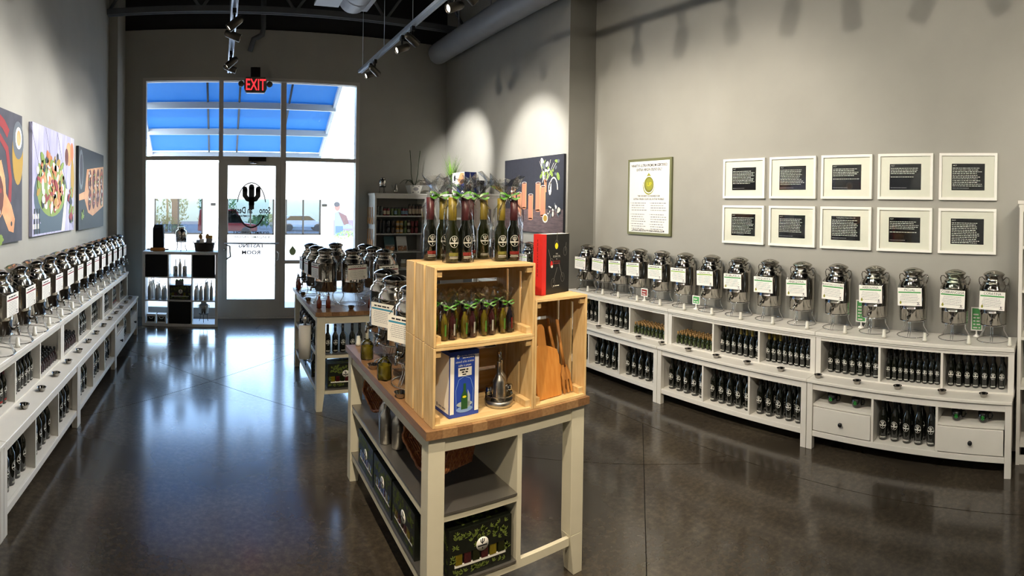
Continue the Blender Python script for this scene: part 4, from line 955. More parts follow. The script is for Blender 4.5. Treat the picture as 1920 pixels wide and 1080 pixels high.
def giftbox(label, loc, rz, plain=False):
    t = thing('gift_box', label, 'gift box', loc, rz, 'olive-patterned gift boxes'); w, h, d = .345, .235, .165
    MB().box(0, .01, 0, w, d, h).box(0, 0, .115, w, .01, h).box(0, 0, 0, w, .01, .05).box(0, 0, .05, .03, .01, .115).box(w - .03, 0, .05, w, .01, .115).obj('carton', BOXLID, t)
    s = Sheet(); leaves(s, .023, .14, w - .023, h - .022, 46, 0); leaves(s, .023, .022, w - .023, .03, 18, 0); leaves(s, .022, .07, .023, .1, 4, 0); leaves(s, w - .023, .07, w - .022, .1, 4, 0)
    s.obj('leaf_print', LEAFP, t, y=-.0004)
    s = Sheet(); leaves(s, .023, .023, w - .023, d - .023, 40, 0); s.obj('leaf_print', LEAFP, t, fn=lambda a, b, k: (a, b, h + .0005))
    s = Sheet(); leaves(s, .023, .023, d - .023, h - .023, 30, 0)
    s.obj('leaf_print', LEAFP, t, fn=lambda a, b, k: (-.0005, a, b)); s.obj('leaf_print', LEAFP, t, fn=lambda a, b, k: (w + .0005, a, b))
    for o_ in t.children:
        if o_.name.startswith('leaf_print'): o_['kind'] = 'stuff'
    MB().box(.03, .003, .05, w - .03, .0098, .062).obj('white_insert', PAPER, t)
    for k in range(6): MB().box(.036 + k * .047, .002, .062, .072 + k * .047, .0098, .115).obj('oil_vial', [YOIL, ROIL, OLIVEG, ROIL, YOIL, OLIVEG][k], t)
    st = MB().lathe([(0, 0), (.034, 0), (.034, .0012), (0, .0012)], 24).obj('sticker', PAPER, t, loc=(w * .52, -.0006, .135), rot=(R(90), 0, 0))
    s = Sheet(); s.cactus(0, .012, .026, 0); s.rect(-.026, -.012, .026, -.004, 0); s.ell(0, -.02, .004, .005, 0, 1, 8); s.obj('emblem', INK, st, fn=lambda a, b, k: (a, b, .0016))
    return t
giftbox('olive-patterned gift box facing the near end of the foreground island', (1.066, 2.262, ZS0), 0)
for k in range(3): giftbox(f'olive-patterned gift box on the low shelf of the foreground island, {["nearest the corner", "middle", "farthest"][k]} of three', (.965, 2.80 + k * .365, ZS0), R(-90))
giftbox('olive-patterned gift box facing the near end of the far island', (1.052, 5.015, ZS0), 0)
for k in range(2): giftbox(f'olive-patterned gift box on the side of the far island low shelf, {["nearer", "farther"][k]} one', (.955, 5.72 + k * .4, ZS0), R(-90))
for k in range(5): put('mid', (1.055 + k * .075 + (.02 if k > 2 else 0), 5.05, ZS1), 0, f'dark oil bottle at the near end of the far island shelf, {ORD[k]} from the left', 'bottles on the far island shelf')
for k in range(9): put('big' if False else 'mid', (.99, 5.2 + k * .13, ZS1), R(-90), f'dark oil bottle along the far island shelf, {ORD[k]} from the near end', 'bottles along the far island shelf')
# ================================================================== cube shelf under the window
t = thing('cube_shelf', 'white nine-cube shelf standing against the shop window', 'shelf', (-1.243, 8.55, 0))
KW, KH, KD, TO, TI = 1.227, 1.21, .40, .045, .018
cw = (KW - 2 * TO - 2 * TI) / 3; ch = (KH - 2 * TO - 2 * TI) / 3
MB().box(0, 0, KH - TO, KW, KD, KH).obj('top', KWHITE, t, bev=.002); MB().box(0, 0, 0, KW, KD, TO).obj('base', KWHITE, t, bev=.002)
for x in (0, KW - TO): MB().box(x, 0, TO, x + TO, KD, KH - TO).obj('side', KWHITE, t, bev=.002)
for k in (1, 2): MB().box(TO, .002, TO + k * ch + (k - 1) * TI, KW - TO, KD, TO + k * (ch + TI)).obj('shelf_board', KWHITE, t)
for k in (1, 2):
    for j in range(3): MB().box(TO + k * cw + (k - 1) * TI, .002, TO + j * (ch + TI), TO + k * (cw + TI), KD, TO + j * (ch + TI) + ch).obj('divider', KWHITE, t)
def cell(c, r_): return -1.243 + TO + c * (cw + TI), TO + (2 - r_) * (ch + TI) + .0015      # column, row from the top
for c, r_, w in ((0, 0, 'top row toward the left wall'), (2, 0, 'top row toward the door'), (1, 2, 'bottom row centre')):
    x, z = cell(c, r_); b_ = MB().box(.006, 0, 0, cw - .006, .36, ch - .012).obj('storage_bin', BLACKC, None, loc=(x, 8.56, z), bev=.006); tag(b_, f'black fabric bin in the cube shelf, {w}', 'bin', 'black bins in the cube shelf')
    MB().box(cw / 2 - .05, -.004, ch - .07, cw / 2 + .05, 0, ch - .05).obj('pull_tab', BLACKC, b_)
x, z = cell(1, 0)
def tincan(loc, label, h):
    t = thing('oil_cruet', label, 'cruet', loc, 0, 'steel cruets in the top middle cube')
    MB().lathe([(0, 0), (.038, .001), (.038, h), (.03, h + .012), (0, h + .014)], 20).obj('can', STEEL, t); MB().tube([(0, 0, h), (0, 0, h + .09), (.008, 0, h + .13)], .007, 8).obj('spout', CHROME, t)
tincan((x + .1, 8.7, z), 'short steel cruet toward the left wall in the top middle cube', .15); tincan((x + .25, 8.7, z), 'short steel cruet toward the door in the top middle cube', .15)
steelbottle('steel_bottle', 'tall slim steel bottle between two short cruets', (x + .175, 8.68, z), .34, .026, 'steel bottles in the cube shelf')
def bgroup(c, specs, w):
    x, z = cell(c, 1)
    for k, (dx_, n, h, r) in enumerate(specs):
        for i in range(n): steelbottle('steel_bottle', f'steel bottle in the {w} cube, {["first", "second", "third"][k]} cluster, {["front", "second", "third", "rear"][i]} one', (x + dx_ + i * .014, 8.62 + i * (2 * r + .012), z), h, r, 'steel bottles in the cube shelf')
bgroup(0, [(.065, 4, .345, .03), (.185, 3, .29, .028), (.285, 3, .25, .026)], 'middle row window-corner')
bgroup(2, [(.05, 3, .27, .024), (.13, 2, .27, .024), (.21, 3, .34, .027), (.28, 3, .34, .027)][:3], 'middle row door-side'); steelbottle('steel_bottle', 'steel bottle at the door side end of the middle row cube', (cell(2, 1)[0] + .305, 8.64, z - ch - TI), .34, .027, 'steel bottles in the cube shelf')
x, z = cell(1, 1); giftbox('dark gift box in the centre cube of the shelf', (x + .01, 8.62, z), 0)
t = thing('gift_tin', 'small dark box with green tissue on the centre gift box', 'box', (x + .1, 8.66, z + .237)); MB().box(0, 0, 0, .13, .11, .06).obj('carton', STEELP, t)
tm = MB()
for i in range(14):
    a = random.random() * 6.28; tm.add([(.065, .055, .055), (.065 + .07 * math.cos(a), .055 + .05 * math.sin(a), .06), (.065 + .06 * math.cos(a + .5), .055 + .05 * math.sin(a + .5), random.uniform(.07, .1))], [(0, 1, 2)])
tm.obj('tissue', RIBG, t)
x, z = cell(0, 2)
for k in range(2):
    t = thing('mug_box', f'white boxed black mug in the bottom cube, {["first", "second"][k]} from the left wall', 'box', (x + .02 + k * .17, 8.6, z), 0, 'boxed mugs in the cube shelf')
    MB().box(0, .012, 0, .15, .14, .135).box(0, 0, 0, .15, .012, .015).box(0, 0, .1, .15, .012, .135).box(0, 0, .015, .015, .012, .1).box(.135, 0, .015, .15, .012, .1).obj('carton', PAPER, t)
    MB().box(.016, .004, .016, .134, .0115, .1).obj('window', GLASSK, t); Sheet().ring(.075, .09, .038, .032, .012, 0, 1, 14, 180, 360).obj('print', PRINTW, t, y=.0035)
def small_fusto(loc, label, k, stand_m, tall=.17, group='small steel fusti'):
    t = thing('small_dispenser', label, 'dispenser', loc, 0, group); hs = tall * k
    MB().lathe([(0, hs), (.09 * k, hs), (.098 * k, hs + .01), (.098 * k, hs + .16 * k), (.085 * k, hs + .185 * k), (.058 * k, hs + .2 * k), (.056 * k, hs + .225 * k)], 24).obj('body', STEEL, t)
    MB().lathe([(.062 * k, hs + .225 * k), (.066 * k, hs + .23 * k), (.06 * k, hs + .245 * k), (0, hs + .25 * k)], 20).obj('lid', STEEL, t)
    for a in (35, 145, 270): c, q = math.cos(R(a)), math.sin(R(a)); MB().tube([(.11 * k * c, .11 * k * q, .002), (.085 * k * c, .085 * k * q, hs * .35), (.088 * k * c, .088 * k * q, hs * .9), (.1 * k * c, .1 * k * q, hs + .02)], .006 * k, 6).obj('leg', stand_m, t)
    MB().tube(arc(0, 0, .092 * k, 0, 360, 20, hs - .006)[:-1], .006 * k, 6, closed=True).obj('stand_ring', stand_m, t)
    MB().tube([(0, -.095 * k, hs + .03), (0, -.13 * k, hs + .03), (0, -.13 * k, hs)], .009 * k, 8).obj('tap', CHROME, t)
    for sg in (-1, 1): MB().tube([(sg * .095 * k, 0, hs + .17 * k), (sg * .115 * k, 0, hs + .16 * k), (sg * .115 * k, 0, hs + .12 * k), (sg * .097 * k, 0, hs + .11 * k)], .005 * k, 6).obj('handle', STEEL, t)
x, z = cell(2, 2); small_fusto((x + .18, 8.74, z), 'small steel dispenser on a stand in the bottom cube by the door', .82, STEELP)
KT = KH + .0015
small_fusto((-.625, 8.74, KT), 'small steel dispenser on a dark stand on top of the cube shelf', .95, BRONZE)
t = thing('paper_bag', 'tall black paper bag standing on the cube shelf', 'bag', (-1.09, 8.68, KT))
MB().add([(0, 0, 0), (.18, 0, 0), (.18, .1, 0), (0, .1, 0), (0, .0, .37), (.165, 0, .39), (.18, .1, .37), (0, .1, .37), (.02, .05, .43), (.16, .05, .43)], [(3, 2, 1, 0), (0, 1, 5, 4), (1, 2, 6, 5), (2, 3, 7, 6), (3, 0, 4, 7), (4, 5, 9, 8), (6, 7, 8, 9), (4, 8, 7), (5, 6, 9)]).obj('bag', BLACKC, t)
MB().box(.181, .01, .02, .183, .09, .2).obj('side_label', mat('grey card', '#8d99aa', .6), t)
t = thing('rolling_pin', 'wooden rolling pin lying in front of the black bag', 'rolling pin', (-1.0, 8.61, KT + .032), R(3))
MB().lathe([(0, -.12), (.024, -.12), (.03, -.11), (.031, 0), (.03, .11), (.024, .12), (0, .12)], 18).obj('roller', BEECH, t, rot=(0, R(90), 0))
for s_ in (-1, 1): MB().lathe([(0, 0), (.009, 0), (.012, .03), (.008, .06), (0, .062)], 10).obj('grip', DWICK, t, rot=(0, R(90 * s_), 0), loc=(s_ * .12, 0, 0))
t = thing('utensil_basket', 'dark oval wicker basket of wooden utensils on the cube shelf', 'basket', (-.245, 8.74, KT))
wv = MB()
for k in range(9):
    f_ = .86 + .14 * k / 8; wv.tube([(.165 * f_ * math.cos(a) * (1 + .012 * ((i + k) % 2)), .1 * f_ * math.sin(a) * (1 + .012 * ((i + k) % 2)), .008 + k * .0155) for i, a in enumerate([2 * math.pi * j / 36 for j in range(36)])], .0085, 5, closed=True)
wv.obj('weave', DWICK, t); MB().lathe([(0, .004), (.14, .004)], 20, sy=.6).obj('bottom', DWICK, t)
for sg in (-1, 1): MB().tube([(sg * .17, 0, .13), (sg * .185, 0, .15), (sg * .17, 0, .165)], .006, 6).obj('handle', DWICK, t)
for k, (dx_, tl) in enumerate(((-.03, -8), (.03, 5))): tag(MB().tube([(0, 0, .02), (0, 0, .18)], .008, 8).slab([(.03 * math.sin(R(a)), .225 + .048 * math.cos(R(a))) for a in range(0, 360, 24)], -.006, .006).obj('wooden_spoon', OLWOOD, None, loc=(-.245 + dx_, 8.76, KT + .012), rot=(0, R(tl), 0)), f'wooden spoon standing in the utensil basket, {["first", "second"][k]} from the wall side', 'spoon', 'spoons in the utensil basket')
tag(MB().box(-.035, -.012, 0, .035, .012, .19).obj('napkin_pack', PAPER, None, loc=(-.275, 8.69, KT + .012), rot=(0, R(-4), 0)), 'pale folded card standing in the utensil basket', 'card')
t = thing('scrub_brush', 'grey wrapped brush with yellow top in the utensil basket', 'brush', (-.185, 8.72, KT + .012)); t.rotation_euler = (0, R(7), 0)
MB().box(-.05, -.02, 0, .05, .02, .2).obj('wrapper', mat('grey wrap', '#9b9a98', .6), t); MB().box(-.045, -.022, .2, .045, .022, .25).obj('brush_top', mat('straw', '#c29a4e', .7, var=.2, scale=50), t)
tag(MB().lathe([(0, 0), (.032, 0), (.034, .15), (.03, .17), (0, .172)], 16).obj('wrapped_roll', mat('cool wrap', '#7d8690', .5), None, loc=(-.345, 8.74, KT + .012)), 'small grey wrapped roll at the end of the utensil basket', 'roll')

# ================================================================== bookcases in the far corner and at the right edge
def bookcase(label, loc, rz, w, d, h, zs):
    t = thing('bookcase', label, 'bookcase', loc, rz)
    for x in (0, w - .03): MB().box(x, 0, 0, x + .03, d, h - .05).obj('side', WHITE, t)
    MB().box(-.015, -.015, h - .03, w + .015, d, h).obj('top', WHITE, t, bev=.003); MB().box(-.006, -.006, h - .055, w + .006, d, h - .03).obj('crown', WHITE, t)
    MB().box(.03, 0, h - .09, w - .03, .02, h - .055).obj('top_rail', WHITE, t); MB().box(.03, d - .01, .06, w - .03, d, h - .055).obj('back_panel', mat('grey backing', '#8c8a84', .6), t)
    for z in zs: MB().box(.03, .012, z - .022, w - .03, d - .01, z).obj('shelf_board', WHITE, t)
    MB().box(.03, .01, 0, w - .03, .03, .07).obj('plinth', WHITE, t); return t
BX, BY = 2.64, 8.775
bookcase('white bookcase of jars in the far corner beside the window', (BX, BY, 0), 0, .955, .39, 2.205, (1.817, 1.504, 1.182, .88, .5, .09))
bookcase('white bookcase seen end-on against the far right wall', (3.70, 8.36, 0), RZ, 1.23, .44, 2.19, (1.8, 1.4, 1.0, .6, .09))
bookcase('white bookcase cut off by the right picture edge', (4.27, .285, 0), RZ, .9, .275, 2.12, (1.75, 1.4, 1.02, .62, .16))
basket('brown wicker basket on the low shelf at the right picture edge', (4.405, .12, .1635), (0, 0, R(90)), .1, .1, .22)
def jar(loc, label, h, r, glass, lid, lab=None, group='jars in the bookcase'):
    t = thing('food_jar', label, 'jar', (loc[0], loc[1], loc[2] + .001), 0, group)
    MB().lathe([(0, 0), (r * .95, 0), (r, .006), (r, h * .75), (r * .82, h * .84), (r * .82, h * .86)], 14).obj('glass', glass, t); MB().lathe([(r * .85, h * .86), (r * .88, h * .87), (r * .88, h * .99), (0, h)], 14).obj('lid', lid, t)
    if lab: MB().lathe([(r * 1.01, h * .15), (r * 1.01, h * .6)], 14).obj('label', lab, t)
JR, JG, JY, JB, JW, JK = mat('jam red', '#6d1e22', .2), mat('pickle green', '#4e5e2e', .2), mat('jar yellow', '#a5792a', .25), mat('jar brown', '#3d281c', .2), mat('jar white', '#9aa6b0', .3), mat('jar dark', '#1b1a1e', .2)
LW, LBL = mat('jar label', '#b7a68c', .6), mat('jar label blue', '#7f95a8', .6)
z1, z2, z3 = 1.817, 1.504, 1.182; yy = BY + .07
for i, x in enumerate((2.715, 2.772)):
    for j in range(2): jar((x, yy, z1 + j * .082), f'grey tin in the bookcase top shelf, {["first", "second"][i]} stack, {["lower", "upper"][j]}', .08, .027, mat('tin grey', '#4d524c', .4), CAPK)
for i, (x, g, l, h) in enumerate(((2.835, JR, LW, .14), (2.9, JR, LW, .14), (2.975, JG, None, .14), (3.04, JG, LBL, .14), (3.105, JG, None, .14), (3.175, JR, LBL, .14), (3.235, JR, LBL, .14))): jar((x, yy, z1), f'{["red", "red", "green", "green", "green", "pale-labelled", "pale-labelled"][i]} jar on the bookcase top shelf, {num[i]} after the tins', h, .03, g, CAPK, l)
for i, x in enumerate((3.305, 3.375, 3.44, 3.505)): jar((x, yy, z1), f'tall brown bottle on the bookcase top shelf, {num[i]} of the row end', .2, .03, JB, CAPK, LW)
for i, x in enumerate((2.705, 2.765, 2.825)): jar((x, yy, z2), f'tall dark bottle on the bookcase second shelf, {num[i]} from the left', .25, .026, JK, CAPK)
for i, (x, g, r) in enumerate(((2.905, JK, .038), (2.995, JB, .038), (3.08, JY, .032), (3.15, JY, .032), (3.22, JG, .032), (3.29, JB, .03), (3.36, JR, .034), (3.435, JR, .034))):
    for j in range(2): jar((x, yy, z2 + j * .117), f'{["dark", "brown", "yellow", "yellow", "green", "brown", "red", "red"][i]} jar on the second bookcase shelf, {num[i]} stack, {["lower", "upper"][j]}', .115, r, g, CAPK if i < 2 else JB, LW if i in (2, 3, 5) else None)
for i, x in enumerate((2.86, 3.09)):
    t = thing('recipe_booklet', f'small cook book leaning on a stand in the bookcase, {["blue-topped", "red-topped"][i]}', 'book', (x, BY + .08, z3 + .002))
    MB().hexa([(0, 0, 0), (.19, 0, 0), (.19, .02, 0), (0, .02, 0), (0, .09, .26), (.19, .09, .26), (.19, .11, .25), (0, .11, .25)]).obj('cover', [mat('teal cover', '#3c5d62', .5), PAPER][i], t)
    s = Sheet(); s.rect(.01, .01, .18, .1, 0, 1); blobs(s, .095, .055, .07, .03, 14, [1, 2, 3], .012, .03, 2)
    if i == 0: s.rect(.01, .11, .18, .145, 4, 1)
    else: s.rect(.01, .17, .085, .25, 5, 1); s.rect(.1, .17, .18, .25, 6, 1); s.rect(.02, .12, .17, .15, 7, 1)
    s.obj('print', [mat('photo tan', '#8c6a52', .5), AM[3], AM[8], AM[7], PAPER, JR, AM[2], GREY], t, fn=lambda a, b, k: (a, b * .346 - .0006 * k - .001, b * .96))
for i, x in enumerate((3.02, 3.2)): jar((x, BY + .08, .88), f'white carton on the fourth bookcase shelf, {["first", "second"][i]}', .16, .045, PAPER, PAPER, LW, 'cartons in the bookcase')
sp_ = MB().tube([(0, 0, .12), (0, 0, .3)], .006, 6).slab([(.024 * math.sin(R(a)), .065 + .065 * math.cos(R(a))) for a in range(0, 360, 30)], -.004, .004, lambda x, y, t: (t, x, y)).mesh('wooden_spoon', [BEECH])
for j, z in enumerate((1.66, 1.28)):
    for i in range(4):
        o = bpy.data.objects.new('wooden_spoon', sp_); col.objects.link(o); o.location = (2.612 - .004 * (i % 2), 8.83 + i * .085, z)
        tag(o, f'wooden spoon hanging on the bookcase side, {["upper", "lower"][j]} row, {num[i]} from the front', 'spoon', 'wooden spoons on the bookcase side')
TB = 2.2065
small_fusto((2.83, 8.95, TB), 'small steel dispenser on a black stand on top of the bookcase', .62, BRONZE, .19)
t = thing('oil_can', 'slim steel oil can with a long spout on the bookcase', 'oil can', (3.07, 8.93, TB)); MB().lathe([(0, 0), (.042, .001), (.038, .05), (.02, .13), (.008, .17), (0, .175)], 18).obj('body', STEEL, t); MB().tube([(-.035, 0, .03), (-.06, 0, .08), (-.075, 0, .15)], .005, 6).obj('spout', STEEL, t)
t = thing('potted_orchid', 'orchid with bare stems in a white patterned pot on the bookcase', 'plant', (3.42, 8.95, TB))
MB().add([(-.085, -.085, 0), (.085, -.085, 0), (.085, .085, 0), (-.085, .085, 0), (-.12, -.12, .15), (.12, -.12, .15), (.12, .12, .15), (-.12, .12, .15)], [(3, 2, 1, 0), (0, 1, 5, 4), (1, 2, 6, 5), (2, 3, 7, 6), (3, 0, 4, 7), (4, 5, 6, 7)]).obj('pot', PAPER, t)
s = Sheet(); s.ell(0, .085, .05, .032, 0, 1, 16); s.ell(-.05, .025, .02, .012, 0, 1, 10); s.ell(.05, .13, .018, .008, 0, 1, 10); s.ell(-.06, .135, .02, .008, 0, 1, 10); s.ell(.05, .03, .016, .01, 0, 1, 10)
s.obj('pattern', GREY, t, fn=lambda a, b, k: (a, -.085 - .035 * b / .15 - .001, b))
def leaf(mb, p0, dirx, diry, L, w, droop, rise=.1):
    n = 7; v = []; f = []
    for i in range(n + 1):
        u = i / n; x = p0[0] + dirx * L * u; y = p0[1] + diry * L * u; z = p0[2] + rise * math.sin(u * 2.2) - droop * u * u; ww = w * math.sin(math.pi * min(1, u * .9 + .08)); v += [(x - diry * ww, y + dirx * ww, z + .004), (x, y, z - .004), (x + diry * ww, y - dirx * ww, z + .004)]
    for i in range(n): a = 3 * i; f += [(a, a + 3, a + 4, a + 1), (a + 1, a + 4, a + 5, a + 2)]
    mb.add(v, f, 0, True)
for a, L in ((180, .27), (0, .3), (200, .2), (-25, .18), (150, .15)): m_ = MB(); leaf(m_, (0, 0, .15), math.cos(R(a)), math.sin(R(a)), L, .022, .08, .13); m_.obj('leaf', ORCH, t)
for x in (-.06, .08): MB().tube([(x * .3, 0, .15), (x * .9, 0, .35), (x, 0, .5), (x * 1.4, 0, .78)], .006, 6).obj('stem', ORCH, t)
t = thing('potted_grass', 'tall green grass plant in a small pot on the end bookcase', 'plant', (3.83, 8.22, 2.192))
MB().lathe([(0, 0), (.07, 0), (.09, .11), (.085, .115), (0, .1)], 18).obj('pot', DWICK, t)
gm = MB()
for i in range(130):
    a = random.random() * 6.283; L = random.uniform(.05, .22); h = random.uniform(.3, .62); x, y = .03 * math.cos(a), .03 * math.sin(a); w = .005
    pts = [(x + L * math.cos(a) * u ** 2, y + L * math.sin(a) * u ** 2, .1 + h * u - .1 * L * u ** 3) for u in (0, .35, .7, 1)]
    v = []
    for j, p in enumerate(pts): q = w * (1 - j / 3.2); v += [(p[0] - q * math.sin(a), p[1] + q * math.cos(a), p[2]), (p[0] + q * math.sin(a), p[1] - q * math.cos(a), p[2])]
    gm.add(v, [(0, 1, 3, 2), (2, 3, 5, 4), (4, 5, 7, 6)], 0, True)
g_ = gm.obj('grass_blades', LEAFG, t); g_['kind'] = 'stuff'
t = thing('appliance_box', 'blue and white product carton on the end bookcase', 'box', (3.74, 7.55, 2.192)); MB().box(0, 0, 0, .21, .46, .35).obj('carton', NAVY, t)
s = Sheet(); s.rect(0, 0, .46, .35, 0, 1); s.ell(.1, .26, .04, .05, 1, 2, 16); s.poly([(.2, .2), (.45, .12), (.45, .34), (.3, .34)], 2, 2); s.poly([(.18, .0), (.45, .0), (.45, .18), (.2, .12)], 3, 3)
s.obj('print', [PAPER, INK, AM[3], BLUEBX], t, fn=lambda a, b, k: (-.0008 * k, .46 - a, b))
s = Sheet(); s.words(.05, .2, 0, .03, 0); s.obj('lettering', mat('rust ink', '#a0552e', .6), t, fn=lambda a, b, k: (.09 + b, -.0006, a + .05))
tag(MB().box(0, 0, 0, .075, .12, .21).obj('small_box', mat('slate box', '#2c2d36', .5, var=.1), None, loc=(3.9, 7.32, 2.192)), 'small dark carton next to the blue carton', 'box')
# shelving under the dark canvas
bench('white bench under the dark canvas on the far right wall', (XFAR - .545, 7.118, 0), RZ, False); shelf('white shelf unit under the dark canvas, behind the islands', (XFAR - .388, 7.118, LH), RZ)
for k, y in enumerate((6.95, 6.6, 6.25, 5.93)): dispenser((3.93, y, ZS), RZ, f'steel dispenser below the dark canvas, {num[k]} from the end bookcase', 'dispensers below the dark canvas', None, 'lime')

# ================================================================== outside the shop window
def outside(name, mb, m): return struct(name, mb, m)
CONC = mat('pale concrete', '#b9b5ac', .8, var=.04, scale=1)
outside('ground_sidewalk', MB().box(-14, YFW + .2, -.1, 18, 31, -.02), CONC)
outside('ground_street', MB().box(-30, 31.0, -.5, 40, 70, -.4), mat('asphalt', '#6f747c', .8, var=.1))  # street added behind the far glass as ground for the stand-in reflections
STUC = mat('white stucco', '#b4b0a6', .9, var=.03, scale=3)
FY = 30.0; wins = [(-7.6, -4.35), (-3.7, -.94), (.42, 3.1), (3.75, 5.8)]
fm = MB(); fm.box(-14, FY, 2.25, 18, FY + .4, 4.3).box(-14, FY, -.02, 18, FY + .4, .24); xs = [-14] + [v for w in wins for v in w] + [18]
for a, b in zip(xs[::2], xs[1::2]): fm.box(a, FY, .24, b, FY + .4, 2.25)
outside('wall_opposite', fm, STUC)
for i, (a, b) in enumerate(wins):
    m_ = (a + b) / 2; o = outside(f'window_{6 + i}', MB().box(a, FY + .05, .24, a + .08, FY + .15, 2.25).box(b - .08, FY + .05, .24, b, FY + .15, 2.25).box(m_ - .04, FY + .05, .24, m_ + .04, FY + .15, 2.25).box(a, FY + .05, .24, b, FY + .15, .32), BRONZE)
    for p, q in ((a + .08, m_ - .04), (m_ + .04, b - .08)): MB().box(p, FY + .09, .32, q, FY + .1, 2.25).obj('pane', DARKENED, o)
for x, w in ((-.35, 'left of the glass door'), (5.98, 'beyond the right-hand window'), (3.42, 'between two far windows')): tag(MB().box(x - .14, FY - .12, 1.87, x + .14, FY, 2.02).box(x - .05, FY - .14, 1.9, x + .05, FY, 1.99).obj('wall_lamp', BRONZE), f'dark box lamp on the white building opposite, {w}', 'lamp', 'lamps on the opposite building')
t = thing('building_poster', 'large outdoor poster of a seated man on the opposite building', 'poster', (6.55, FY - .035, .2)); MB().box(0, 0, 0, 1.3, .03, 2.05).obj('sheet', [mat('poster pale', '#8d949c', .7)], t)
s = Sheet(); s.rect(.0, .0, 1.3, .9, 1, 1); s.poly([(.05, 0), (.05, 1.3), (.25, 1.4), (.6, 1.25), (.75, .7), (1.1, .55), (1.1, .4), (.55, .4), (.5, 0)], 2, 2); s.ell(.2, 1.65, .16, .22, 3, 3, 18); s.ell(.17, 1.8, .17, .14, 4, 4, 16); s.poly([(.25, 1.38), (.75, 1.15), (.9, .7), (.6, .6)], 5, 3); s.rect(.7, 1.0, 1.3, 1.2, 6, 2); s.rect(.1, .0, .55, .55, 7, 4)
s.obj('print', [PAPER, mat('poster mauve', '#5a4f60', .7), mat('poster blue', '#5a6c88', .7), mat('poster skin', '#6d4a42', .7), INK, mat('poster brown', '#4a3434', .7), GREY, mat('poster denim', '#364a70', .7)], t, y=-.001, eps=.002)
# awning of blue cloth on white bars
t = thing('window_awning', 'blue cloth awning on white bars over the shop window', 'awning', (0, YFW + .17, 4.27)); AX0, AX1, SL = -1.47, 2.17, -.56
AB = bpy.data.materials.new('awning cloth'); AB.use_nodes = True; n_ = AB.node_tree.nodes; l_ = AB.node_tree.links; pb = n_['Principled BSDF']; pb.inputs['Base Color'].default_value = lin('#6a9cc6'); pb.inputs['Roughness'].default_value = .8
tr = n_.new('ShaderNodeBsdfTranslucent'); tr.inputs[0].default_value = lin('#6ca4cc'); nz = n_.new('ShaderNodeTexNoise'); nz.inputs['Scale'].default_value = 2; mx = n_.new('ShaderNodeMixShader'); mx.inputs[0].default_value = .5; l_.new(pb.outputs[0], mx.inputs[1]); l_.new(tr.outputs[0], mx.inputs[2]); l_.new(mx.outputs[0], n_['Material Output'].inputs[0])
AL = 2.05; rows = [0, .63, 1.34, AL]
for a, b in zip(rows, rows[1:]):
    for p, q in ((AX0, -.23), (-.23, .36), (.36, 1.3), (1.3, AX1)): MB().hexa([(p, a, SL * a), (q, a, SL * a), (q, b, SL * b), (p, b, SL * b), (p, a, SL * a + .012), (q, a, SL * a + .012), (q, b, SL * b + .012), (p, b, SL * b + .012)]).obj('cloth_panel', AB, t)
BARW = mat('awning bar white', '#d5d8dc', .5)
for a in rows[1:]: MB().box(AX0, a - .03, SL * a - .14, AX1 + .03, a + .03, SL * a - .02).obj('cross_bar', BARW, t)
for x in (AX0, AX1): MB().hexa([(x - .03, 0, -.1), (x + .03, 0, -.1), (x + .03, AL, SL * AL - .1), (x - .03, AL, SL * AL - .1), (x - .03, 0, 0), (x + .03, 0, 0), (x + .03, AL, SL * AL), (x - .03, AL, SL * AL)]).obj('side_bar', BARW, t)
for x in (-.23, .36, 1.3): MB().tube([(x, 0, -.03), (x, AL, SL * AL - .03)], .02, 6).obj('rafter', STEELP, t)
# far-window reflections built as things behind the glass: hedges, cars, pier, two trees
HG = mat('hedge leaf', '#4e7434', .8, c2='#86a860', scale=8)
def bush(name, label, loc, rx, ry, rz_, n, cat, stuff=True):
    mb = MB()
    for i in range(n):
        a, b = random.random() * 6.283, math.acos(random.uniform(-.3, 1)); r = random.uniform(.75, 1.0); c = (rx * r * math.sin(b) * math.cos(a), ry * r * math.sin(b) * math.sin(a), rz_ * (.35 + .65 * r * math.cos(b))); s_ = .1 * max(.6, rx)
        d = [random.uniform(-s_, s_) for _ in range(6)]; mb.add([c, (c[0] + d[0], c[1] + d[1], c[2] + s_), (c[0] + d[2], c[1] + d[3], c[2] + d[4])], [(0, 1, 2)])
    t = thing(name, label, cat, loc); o = mb.obj('foliage', HG, t); o['kind'] = 'stuff'; return t
bush('reflected_hedge', 'clipped green hedge seen through the far left window', (-3.6, 33, -.4), 1.6, .6, 1.5, 500, 'hedge'); bush('reflected_hedge', 'green hedge seen behind the white car', (5.0, 50, -.4), 2.6, .8, 1.3, 500, 'hedge')
bush('poster_shrub', 'low shrub under the outdoor poster', (7.2, FY - 1.0, -.02), .8, .4, .55, 300, 'shrub')
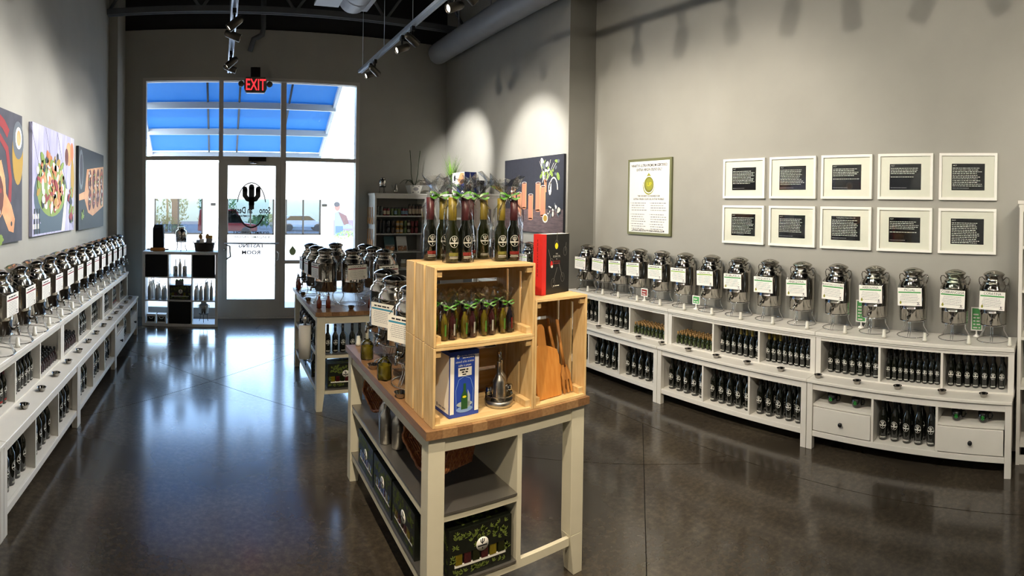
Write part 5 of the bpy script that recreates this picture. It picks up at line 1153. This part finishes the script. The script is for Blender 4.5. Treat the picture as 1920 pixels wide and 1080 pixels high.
for i, (x, y, h, w) in enumerate(((-4.4, 44, 5, 'behind the hedge'), (-.2, 47, 5.5, 'beside the red van'), (8.7, 24, 5.2, 'in front of the opposite building'))):
    t = bush('street_tree', f'loose green tree {w}', (x, y, -.4 if i < 2 else -.02), 1.8, 1.8, h, 700, 'tree'); MB().tube([(0, 0, 0), (.1, 0, h * .3), (0, .1, h * .8)], .14, 8, taper=lambda u: 1 - .6 * u).obj('trunk', OLWOOD, t)
def car(name, label, loc, rz, body, L=4.2, van=False):
    t = thing(name, label, 'van' if van else 'car', loc, rz); h2 = 1.95 if van else 1.42
    pr = [(-L / 2, .35), (L / 2, .35), (L / 2, .75), (L / 2 - .1, .85), (L / 2 - 1.0, .95), (L / 2 - 1.6, h2), (-L / 2 + (.15 if van else .8), h2), (-L / 2 + .02, .95)]
    MB().slab(pr, -.85, .85).obj('body', body, t, bev=.05)
    for s_ in (-1, 1):
        MB().slab([(L / 2 - 1.08, .97), (L / 2 - 1.62, h2 - .08), (-L / 2 + .9, h2 - .08), (-L / 2 + .45, .97)], s_ * .852, s_ * .856).obj('side_window', GLASSK, t)
        for x in (-L / 2 + .8, L / 2 - .85):
            w_ = MB().lathe([(0, -.1), (.2, -.1), (.33, -.09), (.34, 0), (.33, .09), (.2, .1), (0, .1)], 20).obj('wheel', CAPK, t, loc=(x, s_ * .8, .34), rot=(R(90), 0, 0)); MB().lathe([(0, .104 * s_), (.2, .104 * s_)], 16).obj('hubcap', BRUSH, w_)
car('reflected_car', 'white car parked on the street beyond the far windows', (7.4, 47, -.4), 0, mat('car white', '#dcdfe2', .25, coat=.5))  # mirrored car made as a solid one behind the panes
car('reflected_van', 'red van parked beyond the glass door', (-.6 + 1.2, 40, -.4), 0, mat('car red', '#a8241e', .3, coat=.5), 4.4, True)  # mirrored van, likewise added behind the panes
tag(MB().box(-.22, -.22, 0, .22, .22, 2.6).box(-.3, -.3, 2.6, .3, .3, 2.75).box(-.3, -.3, 0, .3, .3, .2).obj('reflected_pier', mat('pier render', '#8a5548', .8, var=.15, scale=20), None, loc=(-3.0, 36, -.4)), 'reddish masonry pier seen through the far left window', 'pier')
